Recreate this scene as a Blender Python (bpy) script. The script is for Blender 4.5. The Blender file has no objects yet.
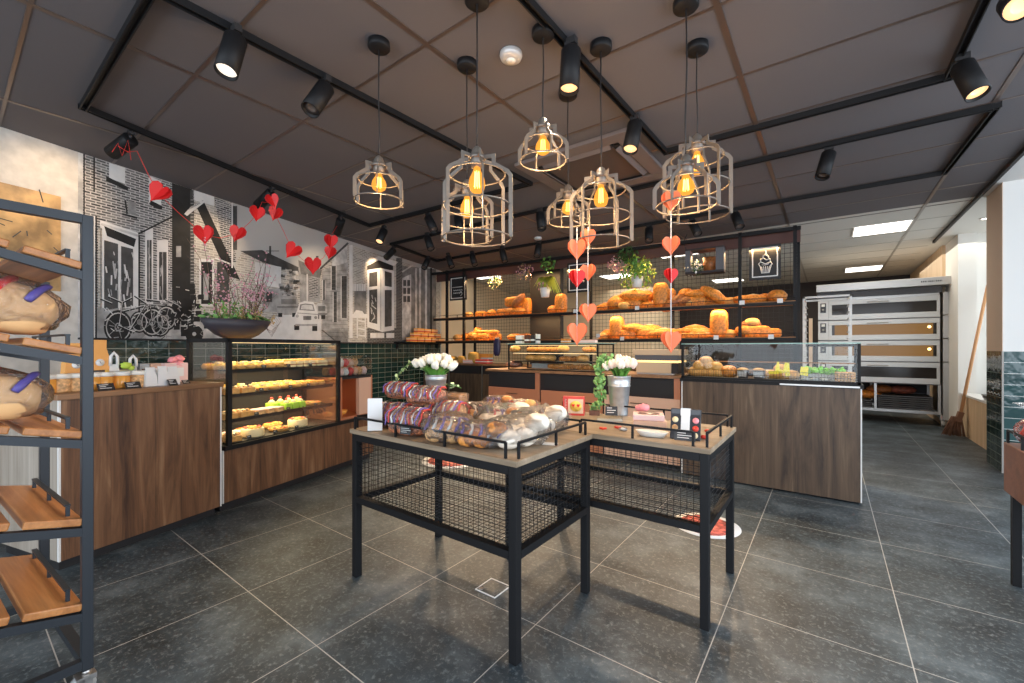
import bpy, bmesh, math, random
from mathutils import Vector as V, Matrix, noise as mnoise
random.seed(7)
S = bpy.context.scene
COL = S.collection
PI = math.pi
# ---------------------------------------------------------------- camera, light, exposure
FPX, CXP, YHP, CH = 425.0, 512.0, 348.0, 1.13
TH = math.radians(36.7); SN, CS = math.sin(TH), math.cos(TH)
cd = bpy.data.cameras.new('camera'); cam = bpy.data.objects.new('camera', cd); COL.objects.link(cam)
cam.location = (0, 0, CH); cam.rotation_euler = (PI/2, 0, TH)
cd.sensor_width = 36; cd.lens = FPX/1024*36; cd.shift_y = (YHP-341.5)/1024; cd.clip_start = .02
S.camera = cam
S.view_settings.view_transform = 'Standard'; S.view_settings.look = 'None'
S.view_settings.gamma = 1; S.view_settings.use_curve_mapping = False
S.view_settings.exposure = 0.48
S.cycles.transparent_max_bounces = 28; S.cycles.sample_clamp_indirect = 6
wd = bpy.data.worlds.new('sky'); S.world = wd; wd.use_nodes = True
wd.node_tree.nodes['Background'].inputs[0].default_value = (.80, .88, 1, 1)
wd.node_tree.nodes['Background'].inputs[1].default_value = 1.3
def area(name, loc, rot, sx, sy, power, color):
    l = bpy.data.lights.new(name, 'AREA'); l.shape = 'RECTANGLE'; l.size = sx; l.size_y = sy; l.energy = power; l.color = color
    o = bpy.data.objects.new(name, l); COL.objects.link(o); o.location = loc; o.rotation_euler = rot; return o
area('shopfront_daylight', (-.6, -2.9, 1.5), (math.radians(82), 0, 0), 5.5, 2.4, 116, (.80, .90, 1))
area('side_window_daylight', (2.55, 1.9, 1.5), (0, math.radians(82), 0), 2.2, 4.6, 92, (.80, .90, 1))
area('alcove_window_daylight', (2.2, 7.3, 1.6), (0, math.radians(85), 0), 1.8, 1.4, 15, (.95, .98, 1))
area('rear_room_panels', (-1.2, 9.2, 2.5), (0, 0, 0), 6, 3, 85, (1, .92, .78))
# ---------------------------------------------------------------- measured points
def ray(px, py):
    X = (px-CXP)/FPX
    return V((X*CS-SN, X*SN+CS, (YHP-py)/FPX))
def PZ(px, py, z):
    r = ray(px, py); t = (z-CH)/r.z; return V((r.x*t, r.y*t, z))
def PL(px, py, A, d):
    """where the line of sight meets the vertical plane through A along d -> (distance along d, height)"""
    r = ray(px, py); det = -r.x*d[1]+d[0]*r.y
    t = (-A[0]*d[1]+d[0]*A[1])/det; u = (r.x*A[1]-r.y*A[0])/det
    return u, CH+r.z*t
def PY(px, py, y): r = ray(px, py); t = y/r.y; return V((r.x*t, y, CH+r.z*t))
# ---------------------------------------------------------------- materials
MATS = {}
def nt(name):
    m = bpy.data.materials.new(name); m.use_nodes = True; MATS[name] = m
    return m, m.node_tree, m.node_tree.nodes['Principled BSDF']
def lk(t, a, b): t.links.new(a, b)
def mat(name, c, r=.5, met=0., em=None, es=0., spec=None, trans=0., alpha=1., bump=0., bs=60., var=0.):
    m, t, b = nt(name)
    b.inputs['Base Color'].default_value = (*c, 1); b.inputs['Roughness'].default_value = r; b.inputs['Metallic'].default_value = met
    if spec is not None: b.inputs['Specular IOR Level'].default_value = spec
    if em: b.inputs['Emission Color'].default_value = (*em, 1); b.inputs['Emission Strength'].default_value = es
    if trans: b.inputs['Transmission Weight'].default_value = trans
    if alpha < 1: b.inputs['Alpha'].default_value = alpha
    if bump or var:
        tc = t.nodes.new('ShaderNodeTexCoord'); n = t.nodes.new('ShaderNodeTexNoise'); n.inputs['Scale'].default_value = bs; n.inputs['Detail'].default_value = 4
        lk(t, tc.outputs['Object'], n.inputs['Vector'])
        if bump:
            bp = t.nodes.new('ShaderNodeBump'); bp.inputs['Strength'].default_value = bump; bp.inputs['Distance'].default_value = .01
            lk(t, n.outputs['Fac'], bp.inputs['Height']); lk(t, bp.outputs['Normal'], b.inputs['Normal'])
        if var:
            rp = t.nodes.new('ShaderNodeValToRGB'); rp.color_ramp.elements[0].position = .35; rp.color_ramp.elements[1].position = .68
            rp.color_ramp.elements[0].color = (*[x*(1-var) for x in c], 1); rp.color_ramp.elements[1].color = (*[min(1, x*(1+var)) for x in c], 1)
            lk(t, n.outputs['Fac'], rp.inputs['Fac']); lk(t, rp.outputs['Color'], b.inputs['Base Color'])
    return m
def ramp(t, fac, stops):
    rp = t.nodes.new('ShaderNodeValToRGB'); e = rp.color_ramp.elements
    while len(e) < len(stops): e.new(.5)
    for k, (p, c) in enumerate(stops): e[k].position = p; e[k].color = (*c, 1)
    lk(t, fac, rp.inputs['Fac']); return rp.outputs['Color']
def mth(t, op, a, b=None, c=None):
    n = t.nodes.new('ShaderNodeMath'); n.operation = op
    for k, x in enumerate((a, b, c)):
        if x is None: continue
        if isinstance(x, (int, float)): n.inputs[k].default_value = x
        else: lk(t, x, n.inputs[k])
    return n.outputs[0]
def mixc(t, f, a, b, mode='MIX'):
    n = t.nodes.new('ShaderNodeMix'); n.data_type = 'RGBA'; n.blend_type = mode
    for s, x in ((n.inputs[0], f), (n.inputs[6], a), (n.inputs[7], b)):
        if isinstance(x, (int, float)): s.default_value = x
        elif isinstance(x, tuple): s.default_value = (*x, 1)
        else: lk(t, x, s)
    return n.outputs[2]
def wood(name, stops, grain=(14, 14, 1.1), plank=.19, r=.45, axis='Y', joint=.3):
    """boards along local Z (or along the stretch axis), board joints across `axis`"""
    m, t, b = nt(name)
    tc = t.nodes.new('ShaderNodeTexCoord'); mp = t.nodes.new('ShaderNodeMapping'); mp.inputs['Scale'].default_value = grain
    lk(t, tc.outputs['Object'], mp.inputs['Vector'])
    sp = t.nodes.new('ShaderNodeSeparateXYZ'); lk(t, tc.outputs['Object'], sp.inputs[0])
    q = mth(t, 'DIVIDE', sp.outputs[axis], plank); fl = mth(t, 'FLOOR', q); fr = mth(t, 'FRACT', q)
    wn = t.nodes.new('ShaderNodeTexWhiteNoise'); wn.noise_dimensions = '1D'; lk(t, fl, wn.inputs['W'])
    ad = t.nodes.new('ShaderNodeVectorMath'); ad.operation = 'ADD'; lk(t, mp.outputs[0], ad.inputs[0])
    sc = t.nodes.new('ShaderNodeVectorMath'); sc.operation = 'SCALE'; lk(t, wn.outputs['Color'], sc.inputs[0]); sc.inputs['Scale'].default_value = 9
    lk(t, sc.outputs[0], ad.inputs[1])
    n = t.nodes.new('ShaderNodeTexNoise'); n.inputs['Scale'].default_value = 1; n.inputs['Detail'].default_value = 6; n.inputs['Roughness'].default_value = .62; n.inputs['Distortion'].default_value = .8
    lk(t, ad.outputs[0], n.inputs['Vector'])
    k = mth(t, 'ADD', n.outputs['Fac'], mth(t, 'MULTIPLY', mth(t, 'SUBTRACT', wn.outputs['Value'], .5), .07))
    col = ramp(t, k, stops)
    mp2 = t.nodes.new('ShaderNodeMapping'); mp2.inputs['Scale'].default_value = tuple(g*9 if g > 3 else g*1.5 for g in grain); lk(t, tc.outputs['Object'], mp2.inputs['Vector'])
    n2 = t.nodes.new('ShaderNodeTexNoise'); n2.inputs['Scale'].default_value = 1; n2.inputs['Detail'].default_value = 3; lk(t, mp2.outputs[0], n2.inputs['Vector'])
    col = mixc(t, .35, col, ramp(t, n2.outputs['Fac'], [(.3, (.35, .35, .35)), (.7, (1, 1, 1))]), 'MULTIPLY')
    j = mth(t, 'LESS_THAN', mth(t, 'ABSOLUTE', mth(t, 'SUBTRACT', fr, .5)), .492)
    col = mixc(t, mth(t, 'ADD', mth(t, 'MULTIPLY', j, joint), 1-joint), tuple(x*.45 for x in stops[0][1]), col)
    lk(t, col, b.inputs['Base Color']); b.inputs['Roughness'].default_value = r
    return m
def gridmask(t, sx, sy, ox, oy, px, py, w):
    fx = mth(t, 'ABSOLUTE', mth(t, 'SUBTRACT', mth(t, 'FRACT', mth(t, 'DIVIDE', mth(t, 'SUBTRACT', sx, ox), px)), .5))
    fy = mth(t, 'ABSOLUTE', mth(t, 'SUBTRACT', mth(t, 'FRACT', mth(t, 'DIVIDE', mth(t, 'SUBTRACT', sy, oy), py)), .5))
    return mth(t, 'MAXIMUM', mth(t, 'GREATER_THAN', fx, .5-w/2/px), mth(t, 'GREATER_THAN', fy, .5-w/2/py))
# floor: slate grey stone tiles 0.6 m with thin pale joints
m, t, b = nt('floor_tiles'); g = t.nodes.new('ShaderNodeNewGeometry'); sp = t.nodes.new('ShaderNodeSeparateXYZ'); lk(t, g.outputs['Position'], sp.inputs[0])
n1 = t.nodes.new('ShaderNodeTexNoise'); n1.inputs['Scale'].default_value = 2.6; n1.inputs['Detail'].default_value = 10; n1.inputs['Roughness'].default_value = .68; lk(t, g.outputs['Position'], n1.inputs['Vector'])
n2 = t.nodes.new('ShaderNodeTexNoise'); n2.inputs['Scale'].default_value = 48; n2.inputs['Detail'].default_value = 8; n2.inputs['Distortion'].default_value = .3; n2.inputs['Roughness'].default_value = .75; lk(t, g.outputs['Position'], n2.inputs['Vector'])
c = ramp(t, n1.outputs['Fac'], [(.36, (.012, .019, .025)), (.52, (.038, .055, .068)), (.66, (.100, .130, .150))])
c = mixc(t, ramp(t, n2.outputs['Fac'], [(.52, (0, 0, 0)), (.70, (.8, .8, .8))]), c, (.23, .265, .28))
gm = gridmask(t, sp.outputs['X'], sp.outputs['Y'], -1.56, .85, .6, .6, .0038)
c = mixc(t, gm, c, (.40, .40, .38)); lk(t, c, b.inputs['Base Color'])
lk(t, ramp(t, n1.outputs['Fac'], [(.3, (.52, .52, .52)), (.7, (.38, .38, .38))]), b.inputs['Roughness'])
bp = t.nodes.new('ShaderNodeBump'); bp.inputs['Strength'].default_value = .25; bp.inputs['Distance'].default_value = .004; lk(t, n2.outputs['Fac'], bp.inputs['Height']); lk(t, bp.outputs[0], b.inputs['Normal'])
mat('ceiling_dark', (.122, .112, .118), .85, bump=.12, bs=300, var=.08)
mat('ceiling_light', (.62, .60, .56), .8, bump=.1, bs=300)
mat('tbar_dark', (.13, .095, .08), .3, .45)
mat('tbar_light', (.35, .33, .30), .5)
mat('white_plaster', (.80, .79, .76), .8, bump=.05, bs=40)
mat('beige_plaster', (.66, .50, .38), .8)
mat('grey_plaster', (.62, .58, .52), .85, bump=.15, bs=14, var=.1)
mat('rear_beige', (.72, .58, .40), .8)
mat('rear_dark', (.018, .012, .013), .6)
mat('black_metal', (.010, .010, .011), .5, .0, spec=.22)
mat('rack_metal', (.030, .035, .042), .42, .35, spec=.4)
mat('black_matte', (.014, .013, .014), .6)
mat('lamp_metal', (.20, .175, .15), .45, .5)
mat('steel', (.46, .44, .42), .32, .9)
mat('white_metal', (.56, .555, .54), .35, .25)
mat('dark_glass', (.03, .024, .02), .12, 0, spec=.25)
mat('oven_glow', (.07, .035, .012), .2, 0, (1, .50, .13), .14, spec=.2)  # even amber emission put into the door glass for its golden reflections
mat('galvanised', (.55, .58, .60), .38, .75, bump=.1, bs=25, var=.12)
mat('edge_white', (.75, .74, .72), .4)
mat('panel_light', (1, 1, 1), .5, 0, (1, .93, .82), 3.0)
mat('bulb_glass', (1, .55, .12), .1, 0, (1, .50, .12), 2.2)
mat('filament', (1, .8, .3), .3, 0, (1, .66, .22), 16)
mat('lens_warm', (1, .6, .3), .3, 0, (1, .60, .28), 1.0)
mat('lens_pale', (1, .9, .8), .3, 0, (1, .88, .74), .9)
mat('strip_warm', (1, .8, .5), .3, 0, (1, .66, .30), 1.0)
mat('lens_off', (.10, .08, .07), .3)
mat('heart_red', (.72, .015, .015), .5)
mat('heart_coral', (.88, .20, .07), .5)
mat('red_thread', (.75, .03, .02), .5)
mat('white_thread', (.75, .75, .75), .5)
mat('crust', (.62, .225, .032), .5, bump=.6, bs=45, var=.35)
mat('crust_dark', (.30, .10, .025), .5, bump=.6, bs=45, var=.4)
mat('crust_pale', (.64, .34, .10), .5, bump=.3, bs=45, var=.2)
mat('flour', (.80, .62, .36), .7, var=.2, bs=60)
mat('bun_white', (.88, .80, .68), .5, var=.08, bs=20)
mat('raisin_loaf', (.42, .15, .07), .5, var=.85, bs=90)
mat('loaf_pale', (.82, .50, .23), .6, var=.08, bs=12)
mat('sliced_crumb', (.62, .33, .13), .6, var=.25, bs=70)
mat('croissant', (.62, .25, .06), .4, var=.4, bs=60, bump=.4)
mat('paper_white', (.74, .74, .73), .6)
mat('paper_kraft', (.60, .36, .17), .7)
mat('pouch_orange', (.80, .38, .10), .5)
mat('card_black', (.02, .02, .022), .5)
mat('chalk', (.75, .73, .70), .7)
mat('jar_glass', (.80, .50, .22), .12)
mat('honey', (.74, .33, .06), .15)
mat('cookie', (.62, .36, .16), .6, var=.4, bs=60)
mat('lid_white', (.80, .78, .72), .35)
mat('pink', (.85, .30, .33), .5)
mat('pink_pale', (.80, .55, .52), .5)
mat('lime', (.50, .66, .08), .5)
mat('cream', (.84, .70, .42), .4)
mat('cream_yellow', (.88, .56, .10), .4, var=.25, bs=60)
mat('strawberry', (.68, .05, .03), .3)
mat('peach', (.90, .42, .08), .3)
mat('marzipan_green', (.38, .68, .06), .45)
mat('choc', (.10, .04, .025), .35)
mat('leaf', (.12, .30, .05), .5, var=.4, bs=30)
mat('leaf_pale', (.42, .56, .28), .5, var=.3, bs=30)
mat('grass_leaf', (.42, .50, .06), .5)
mat('leaf_dark', (.035, .10, .02), .5)
mat('stem_brown', (.12, .07, .045), .7)
mat('blossom', (.66, .34, .40), .6)
mat('dried', (.48, .36, .15), .8)
mat('tulip_white', (.86, .84, .72), .5)
mat('tulip_pinkish', (.86, .70, .60), .5)
mat('planter', (.035, .032, .042), .55)
mat('copper', (.52, .21, .11), .4, .25)
mat('copper_pale', (.66, .42, .30), .45, .1)
mat('blue_print', (.10, .08, .32), .5)
mat('navy', (.02, .02, .07), .4)
mat('purple_print', (.20, .13, .42), .4)
mat('red_print', (.62, .06, .05), .4)
mat('yellow_card', (.92, .78, .04), .5)
mat('choc_pack', (.03, .03, .035), .3)
mat('beige_machine', (.60, .44, .28), .5)
mat('lettuce', (.25, .62, .07), .5, var=.4, bs=40)
mat('mesh_black', (.02, .02, .022), .5, .3)
mat('shelf_edge', (.30, .13, .04), .5)
mat('rubber', (.35, .36, .36), .6)
mat('decal_red', (.50, .10, .07), .6, var=.7, bs=28)
mat('ac_metal', (.15, .125, .12), .5)
mat('ac_dark', (.07, .055, .052), .5)
mat('handle_wood', (.58, .30, .14), .5)
mat('bristle', (.20, .10, .06), .9)
mat('grey_block', (.40, .42, .44), .5)
mat('sack', (.62, .36, .08), .7, var=.2)
mat('board_pale', (.74, .56, .40), .6, var=.06, bs=3)
wood('wood_counter', [(.30, (.050, .022, .011)), (.46, (.145, .066, .030)), (.60, (.225, .112, .053)), (.75, (.33, .19, .10))], (13, 13, 1.3), .21, .5, 'Y')
wood('wood_counter_x', [(.30, (.034, .020, .013)), (.46, (.088, .054, .032)), (.60, (.135, .086, .050)), (.75, (.21, .145, .09))], (13, 13, 1.3), .21, .5, 'X')
wood('wood_top', [(.3, (.20, .095, .040)), (.7, (.36, .19, .09))], (9, 1.2, 9), .3, .45, 'X')
wood('wood_end', [(.3, (.34, .28, .22)), (.7, (.50, .44, .37))], (9, 9, .9), .5, .5, 'X')
wood('rack_board', [(.25, (.30, .105, .028)), (.5, (.52, .215, .065)), (.75, (.66, .32, .12))], (1.6, 10, 10), .6, .42, 'Y')
wood('table_wood', [(.3, (.22, .16, .10)), (.7, (.42, .32, .22))], (1.4, 12, 12), .2, .55, 'Y')
wood('pine_panel', [(.3, (.58, .40, .24)), (.7, (.74, .55, .36))], (8, 8, .8), .12, .6, 'Y')
wood('brown_box', [(.3, (.12, .05, .03)), (.7, (.22, .10, .06))], (1.5, 9, 9), .5, .5, 'X')
def tile(name, c1, c2, grout, w, h, axis, r=.12):
    m, t, b = nt(name); tc = t.nodes.new('ShaderNodeTexCoord'); sp = t.nodes.new('ShaderNodeSeparateXYZ'); lk(t, tc.outputs['Object'], sp.inputs[0])
    cb = t.nodes.new('ShaderNodeCombineXYZ'); lk(t, sp.outputs[axis], cb.inputs[0]); lk(t, sp.outputs['Z'], cb.inputs[1])
    br = t.nodes.new('ShaderNodeTexBrick'); br.offset = 0; br.inputs['Scale'].default_value = 1
    br.inputs['Brick Width'].default_value = w; br.inputs['Row Height'].default_value = h; br.inputs['Mortar Size'].default_value = .003; br.inputs['Bias'].default_value = 0
    br.inputs['Color1'].default_value = (*c1, 1); br.inputs['Color2'].default_value = (*c2, 1); br.inputs['Mortar'].default_value = (*grout, 1)
    lk(t, cb.outputs[0], br.inputs['Vector']); lk(t, br.outputs['Color'], b.inputs['Base Color']); b.inputs['Roughness'].default_value = r
    n = t.nodes.new('ShaderNodeTexNoise'); n.inputs['Scale'].default_value = 9; lk(t, tc.outputs['Object'], n.inputs['Vector'])
    bp = t.nodes.new('ShaderNodeBump'); bp.inputs['Strength'].default_value = .35; bp.inputs['Distance'].default_value = .02; lk(t, n.outputs['Fac'], bp.inputs['Height']); lk(t, bp.outputs[0], b.inputs['Normal'])
tile('green_tiles_y', (.010, .030, .026), (.016, .045, .040), (.25, .28, .24), .16, .075, 'Y')
tile('green_tiles_x', (.012, .045, .045), (.022, .07, .07), (.45, .48, .45), .20, .10, 'X')
def brickmat(name, c1, c2, mo, w, h):
    tile(name, c1, c2, mo, w, h, 'Y', .8); br = [n for n in MATS[name].node_tree.nodes if n.type == 'TEX_BRICK'][0]
    br.offset = .5; br.inputs['Mortar Size'].default_value = .0038
brickmat('print_brick', (.035, .034, .033), (.22, .215, .205), (.50, .48, .46), .065, .021)
brickmat('print_brick_dark', (.02, .02, .02), (.06, .055, .05), (.22, .21, .20), .08, .024)
brickmat('print_brick_light', (.26, .24, .21), (.46, .43, .38), (.60, .56, .50), .08, .024)
for k, v in (('print_black', .016), ('print_dark', .06), ('print_mid', .18), ('print_grey', .34), ('print_light', .52), ('print_white', .70)):
    mat(k, (v, v*.975, v*.94), .75, var=.35 if k != 'print_white' else .08, bs=9)
# clear glass that lets light through in thin panes; film for bags
def thin(name, tint, glossy, rough, bump=0):
    m = bpy.data.materials.new(name); m.use_nodes = True; MATS[name] = m; t = m.node_tree; t.nodes.clear()
    o = t.nodes.new('ShaderNodeOutputMaterial'); mx = t.nodes.new('ShaderNodeMixShader'); tr = t.nodes.new('ShaderNodeBsdfTransparent'); gl = t.nodes.new('ShaderNodeBsdfGlossy')
    tr.inputs[0].default_value = (*tint, 1); gl.inputs['Roughness'].default_value = rough
    fr = t.nodes.new('ShaderNodeFresnel'); fr.inputs[0].default_value = 1.45
    lk(t, mth(t, 'ADD', mth(t, 'MULTIPLY', fr.outputs[0], glossy), glossy*.01), mx.inputs[0])
    lk(t, tr.outputs[0], mx.inputs[1]); lk(t, gl.outputs[0], mx.inputs[2]); lk(t, mx.outputs[0], o.inputs[0])
    if bump:
        tc = t.nodes.new('ShaderNodeTexCoord'); n = t.nodes.new('ShaderNodeTexNoise'); n.inputs['Scale'].default_value = 22; n.inputs['Detail'].default_value = 3; n.inputs['Distortion'].default_value = 2
        lk(t, tc.outputs['Object'], n.inputs['Vector']); bp = t.nodes.new('ShaderNodeBump'); bp.inputs['Strength'].default_value = bump; bp.inputs['Distance'].default_value = .03
        lk(t, n.outputs['Fac'], bp.inputs['Height']); lk(t, bp.outputs[0], gl.inputs['Normal']); lk(t, bp.outputs[0], fr.inputs['Normal'])
thin('pane', (.975, .99, .985), .38, .02)
thin('film', (.99, .99, .99), 1.05, .14, .7)
t = MATS['film'].node_tree; o_ = [n for n in t.nodes if n.type == 'OUTPUT_MATERIAL'][0]; pm = o_.inputs[0].links[0].from_node; m2 = t.nodes.new('ShaderNodeMixShader'); m2.inputs[0].default_value = .045; df = t.nodes.new('ShaderNodeBsdfTranslucent'); df2 = t.nodes.new('ShaderNodeBsdfDiffuse'); df2.inputs[0].default_value = (.9, .9, .92, 1); lk(t, pm.outputs[0], m2.inputs[1]); lk(t, df2.outputs[0], m2.inputs[2]); lk(t, m2.outputs[0], o_.inputs[0])
# ---------------------------------------------------------------- mesh builder
def R3(rx=0, ry=0, rz=0): return (Matrix.Rotation(rz, 3, 'Z') @ Matrix.Rotation(ry, 3, 'Y') @ Matrix.Rotation(rx, 3, 'X'))
class MB:
    def __init__(s): s.v = []; s.f = []; s.m = []; s.sm = []; s.mats = []
    def mi(s, m):
        if m not in s.mats: s.mats.append(m)
        return s.mats.index(m)
    def add(s, vs, fs, m, smooth=False, M=None, o=None):
        b = len(s.v)
        for p in vs:
            p = V(p)
            if M is not None: p = M @ p
            if o is not None: p = p + V(o)
            s.v.append(p)
        k = s.mi(m)
        for f in fs: s.f.append([b+i for i in f]); s.m.append(k); s.sm.append(smooth)
        return s
    def box(s, x0, x1, y0, y1, z0, z1, m, M=None, o=None):
        vs = [(x, y, z) for z in (z0, z1) for y in (y0, y1) for x in (x0, x1)]
        return s.add(vs, [(0, 2, 3, 1), (4, 5, 7, 6), (0, 1, 5, 4), (2, 6, 7, 3), (0, 4, 6, 2), (1, 3, 7, 5)], m, False, M, o)
    def cb(s, c, sz, m, M=None):
        a, b_, d = sz[0]/2, sz[1]/2, sz[2]/2
        return s.box(-a, a, -b_, b_, -d, d, m, M, c)
    def bar(s, p, q, w, m, h=None, up=(0, 0, 1)):
        p, q = V(p), V(q); h = h or w; z = (q-p); L = z.length; z.normalize(); u = V(up)
        if abs(z.dot(u)) > .98: u = V((1, 0, 0))
        x = u.cross(z).normalized(); y = z.cross(x)
        M = Matrix((x, y, z)).transposed()
        return s.box(-w/2, w/2, -h/2, h/2, 0, L, m, M, p)
    def tube(s, pts, r, m, n=6, closed=False, cap=True):
        pts = [V(p) for p in pts]; N = len(pts); rs = r if isinstance(r, (list, tuple)) else [r]*N
        prev = None; vs = []
        for i, p in enumerate(pts):
            if closed: tg = pts[(i+1) % N]-pts[i-1]
            else: tg = pts[min(i+1, N-1)]-pts[max(i-1, 0)]
            if tg.length < 1e-9: tg = V((0, 0, 1))
            tg.normalize()
            if prev is None:
                u = V((0, 0, 1)) if abs(tg.z) < .9 else V((1, 0, 0)); a = tg.cross(u).normalized()
            else:
                a = prev-tg*prev.dot(tg)
                a = a.normalized() if a.length > 1e-6 else tg.orthogonal().normalized()
            prev = a; b_ = tg.cross(a)
            for k in range(n):
                an = 2*PI*k/n; vs.append(p+(a*math.cos(an)+b_*math.sin(an))*rs[i])
        fs = []
        for i in range(N if closed else N-1):
            j = (i+1) % N
            for k in range(n): fs.append((i*n+k, i*n+(k+1) % n, j*n+(k+1) % n, j*n+k))
        if cap and not closed: fs += [tuple(range(n))[::-1], tuple((N-1)*n+k for k in range(n))]
        return s.add(vs, fs, m, True)
    def lathe(s, prof, m, o=(0, 0, 0), n=20, M=None, sx=1, sy=1, smooth=True, cap=True):
        vs = []; fs = []
        for r, z in prof:
            for k in range(n): a = 2*PI*k/n; vs.append((r*math.cos(a)*sx, r*math.sin(a)*sy, z))
        for i in range(len(prof)-1):
            for k in range(n): fs.append((i*n+k, i*n+(k+1) % n, (i+1)*n+(k+1) % n, (i+1)*n+k))
        if cap: fs += [tuple(range(n))[::-1], tuple((len(prof)-1)*n+k for k in range(n))]
        return s.add(vs, fs, m, smooth, M, o)
    def cyl(s, p, q, r, m, n=16, r2=None):
        p, q = V(p), V(q); z = (q-p); L = z.length; z.normalize(); u = V((0, 0, 1)) if abs(z.z) < .95 else V((1, 0, 0))
        x = u.cross(z).normalized(); M = Matrix((x, z.cross(x), z)).transposed()
        return s.lathe([(r, 0), (r if r2 is None else r2, L)], m, p, n, M, smooth=True)
    def ell(s, c, rad, m, M=None, nu=14, nv=9, amp=0., sc=6., seed=0., flat=None, power=1.):
        vs = []; fs = []
        for j in range(nv+1):
            ph = PI*j/nv
            for i in range(nu):
                th = 2*PI*i/nu
                d = V((math.sin(ph)*math.cos(th), math.sin(ph)*math.sin(th), -math.cos(ph)))
                if power != 1: d = V([math.copysign(abs(x)**power, x) for x in d])
                p = V((d.x*rad[0], d.y*rad[1], d.z*rad[2]))
                if amp: p *= 1+amp*mnoise.noise(d*sc+V((seed, seed*1.7, 3.1)))
                if flat is not None and p.z < -rad[2]*flat: p.z = -rad[2]*flat
                vs.append(p)
        for j in range(nv):
            for i in range(nu): fs.append((j*nu+i, j*nu+(i+1) % nu, (j+1)*nu+(i+1) % nu, (j+1)*nu+i))
        return s.add(vs, fs, m, True, M, c)
    def plate(s, pts, z0, z1, m, M=None, o=None, smooth=False):
        n = len(pts); vs = [(x, y, z0) for x, y in pts]+[(x, y, z1) for x, y in pts]
        fs = [tuple(range(n))[::-1], tuple(range(n, 2*n))]+[(i, (i+1) % n, n+(i+1) % n, n+i) for i in range(n)]
        return s.add(vs, fs, m, smooth, M, o)
    def build(s, name, parent=None, loc=None, rotz=None, bev=0, sub=0):
        me = bpy.data.meshes.new(name); me.from_pydata([tuple(v) for v in s.v], [], s.f)
        for k in s.mats: me.materials.append(MATS[k])
        me.polygons.foreach_set('material_index', s.m); me.polygons.foreach_set('use_smooth', s.sm); me.update()
        o = bpy.data.objects.new(name, me); COL.objects.link(o)
        if parent is not None: o.parent = parent
        if loc is not None: o.location = loc
        if rotz is not None: o.rotation_euler = (0, 0, rotz)
        if bev:
            b = o.modifiers.new('bevel', 'BEVEL'); b.width = bev; b.segments = 2; b.limit_method = 'ANGLE'; b.angle_limit = .6
        if sub: q = o.modifiers.new('subsurf', 'SUBSURF'); q.levels = sub; q.render_levels = sub
        return o
LABELS = {}
def tag(o, label, cat, group=None):
    o['label'] = label; o['category'] = cat
    if group: o['group'] = group
    return o
def thing(name, label, cat, loc=(0, 0, 0), rotz=0, group=None):
    o = bpy.data.objects.new(name, None); COL.objects.link(o); o.location = loc; o.rotation_euler = (0, 0, rotz); o.empty_display_size = .05
    return tag(o, label, cat, group)
def struct(mb, name, **k): o = mb.build(name, **k); o['kind'] = 'structure'; return o
def dup(o, parent=None):
    c = o.copy(); COL.objects.link(c); c.parent = parent
    for ch in list(o.children): dup(ch, c)
    return c
ORD = ['first', 'second', 'third', 'fourth', 'fifth', 'sixth', 'seventh', 'eighth', 'ninth', 'tenth', 'eleventh', 'twelfth']
def ordn(k, n, side='left'):
    if k == 0: return 'leftmost'
    if k == n-1: return 'rightmost'
    return ORD[k]+' from the left'
PROTO = {}
def put(proto, loc, rz=0., label=None, group=None, sc=1., rx=0., ry=0., cat=None):
    """place an individual copy of a prototype thing (first use moves the prototype itself)"""
    o, used = PROTO[proto]
    if used: o = dup(o)
    else: PROTO[proto] = (o, True)
    o.location = loc; o.rotation_euler = (rx, ry, rz); o.scale = (sc, sc, sc) if isinstance(sc, (int, float)) else sc
    if label: o['label'] = label
    if group: o['group'] = group
    if cat: o['category'] = cat
    return o
# ================================================================ ROOM
H = 2.63
A_L = (-3.30, 1.13); D_L = (-.2680, .9634); RZL = math.atan2(.268, .9634)
def LW(x, y, z=0.): return V((A_L[0]+x*D_L[1]+y*D_L[0], A_L[1]-x*D_L[0]+y*D_L[1], z))
WX = -1.395                       # the mural wall in the left-hand frame
def PLX(px, py, x):               # line of sight meets plane local x -> (y, z) in the left-hand frame
    a = LW(x, 0); return PL(px, py, (a.x, a.y), D_L)
struct(MB().box(-9, 4, -4, 12.2, -.05, 0, 'floor_tiles'), 'floor')
struct(MB().box(-9, 1.19, -4, 6.12, H, H+.05, 'ceiling_dark'), 'ceiling')
struct(MB().box(-12, 4, 6.12, 12.2, H, H+.05, 'ceiling_light'), 'ceiling')
struct(MB().box(1.19, 4, -4, 6.12, H+.0, H+.05, 'white_plaster'), 'ceiling')
struct(MB().box(1.165, 1.19, 2.5, 8.3, H-.035, H, 'black_matte'), 'trim_1')
mb = MB()
for k in range(-6, 3):
    x = -.39+1.2*k
    if x < 1.1: mb.box(x-.013, x+.013, -4, 6.12, H-.004, H+.001, 'tbar_dark')
for k in range(-8, 9):
    y = 1.43+.6*k
    mb.box(-9, 1.165, y-.008, y+.008, H-.003, H+.001, 'tbar_dark')
struct(mb, 'trim_2')
mb = MB()
for k in range(-9, 2):
    x = -.39+1.2*k
    mb.box(x-.013, x+.013, 6.12, 12, H-.004, H+.001, 'tbar_light')
for k in range(0, 10):
    y = 6.23+.6*k
    mb.box(-12, 1.165, y-.007, y+.007, H-.003, H+.001, 'tbar_light')
struct(mb, 'trim_3')
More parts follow.
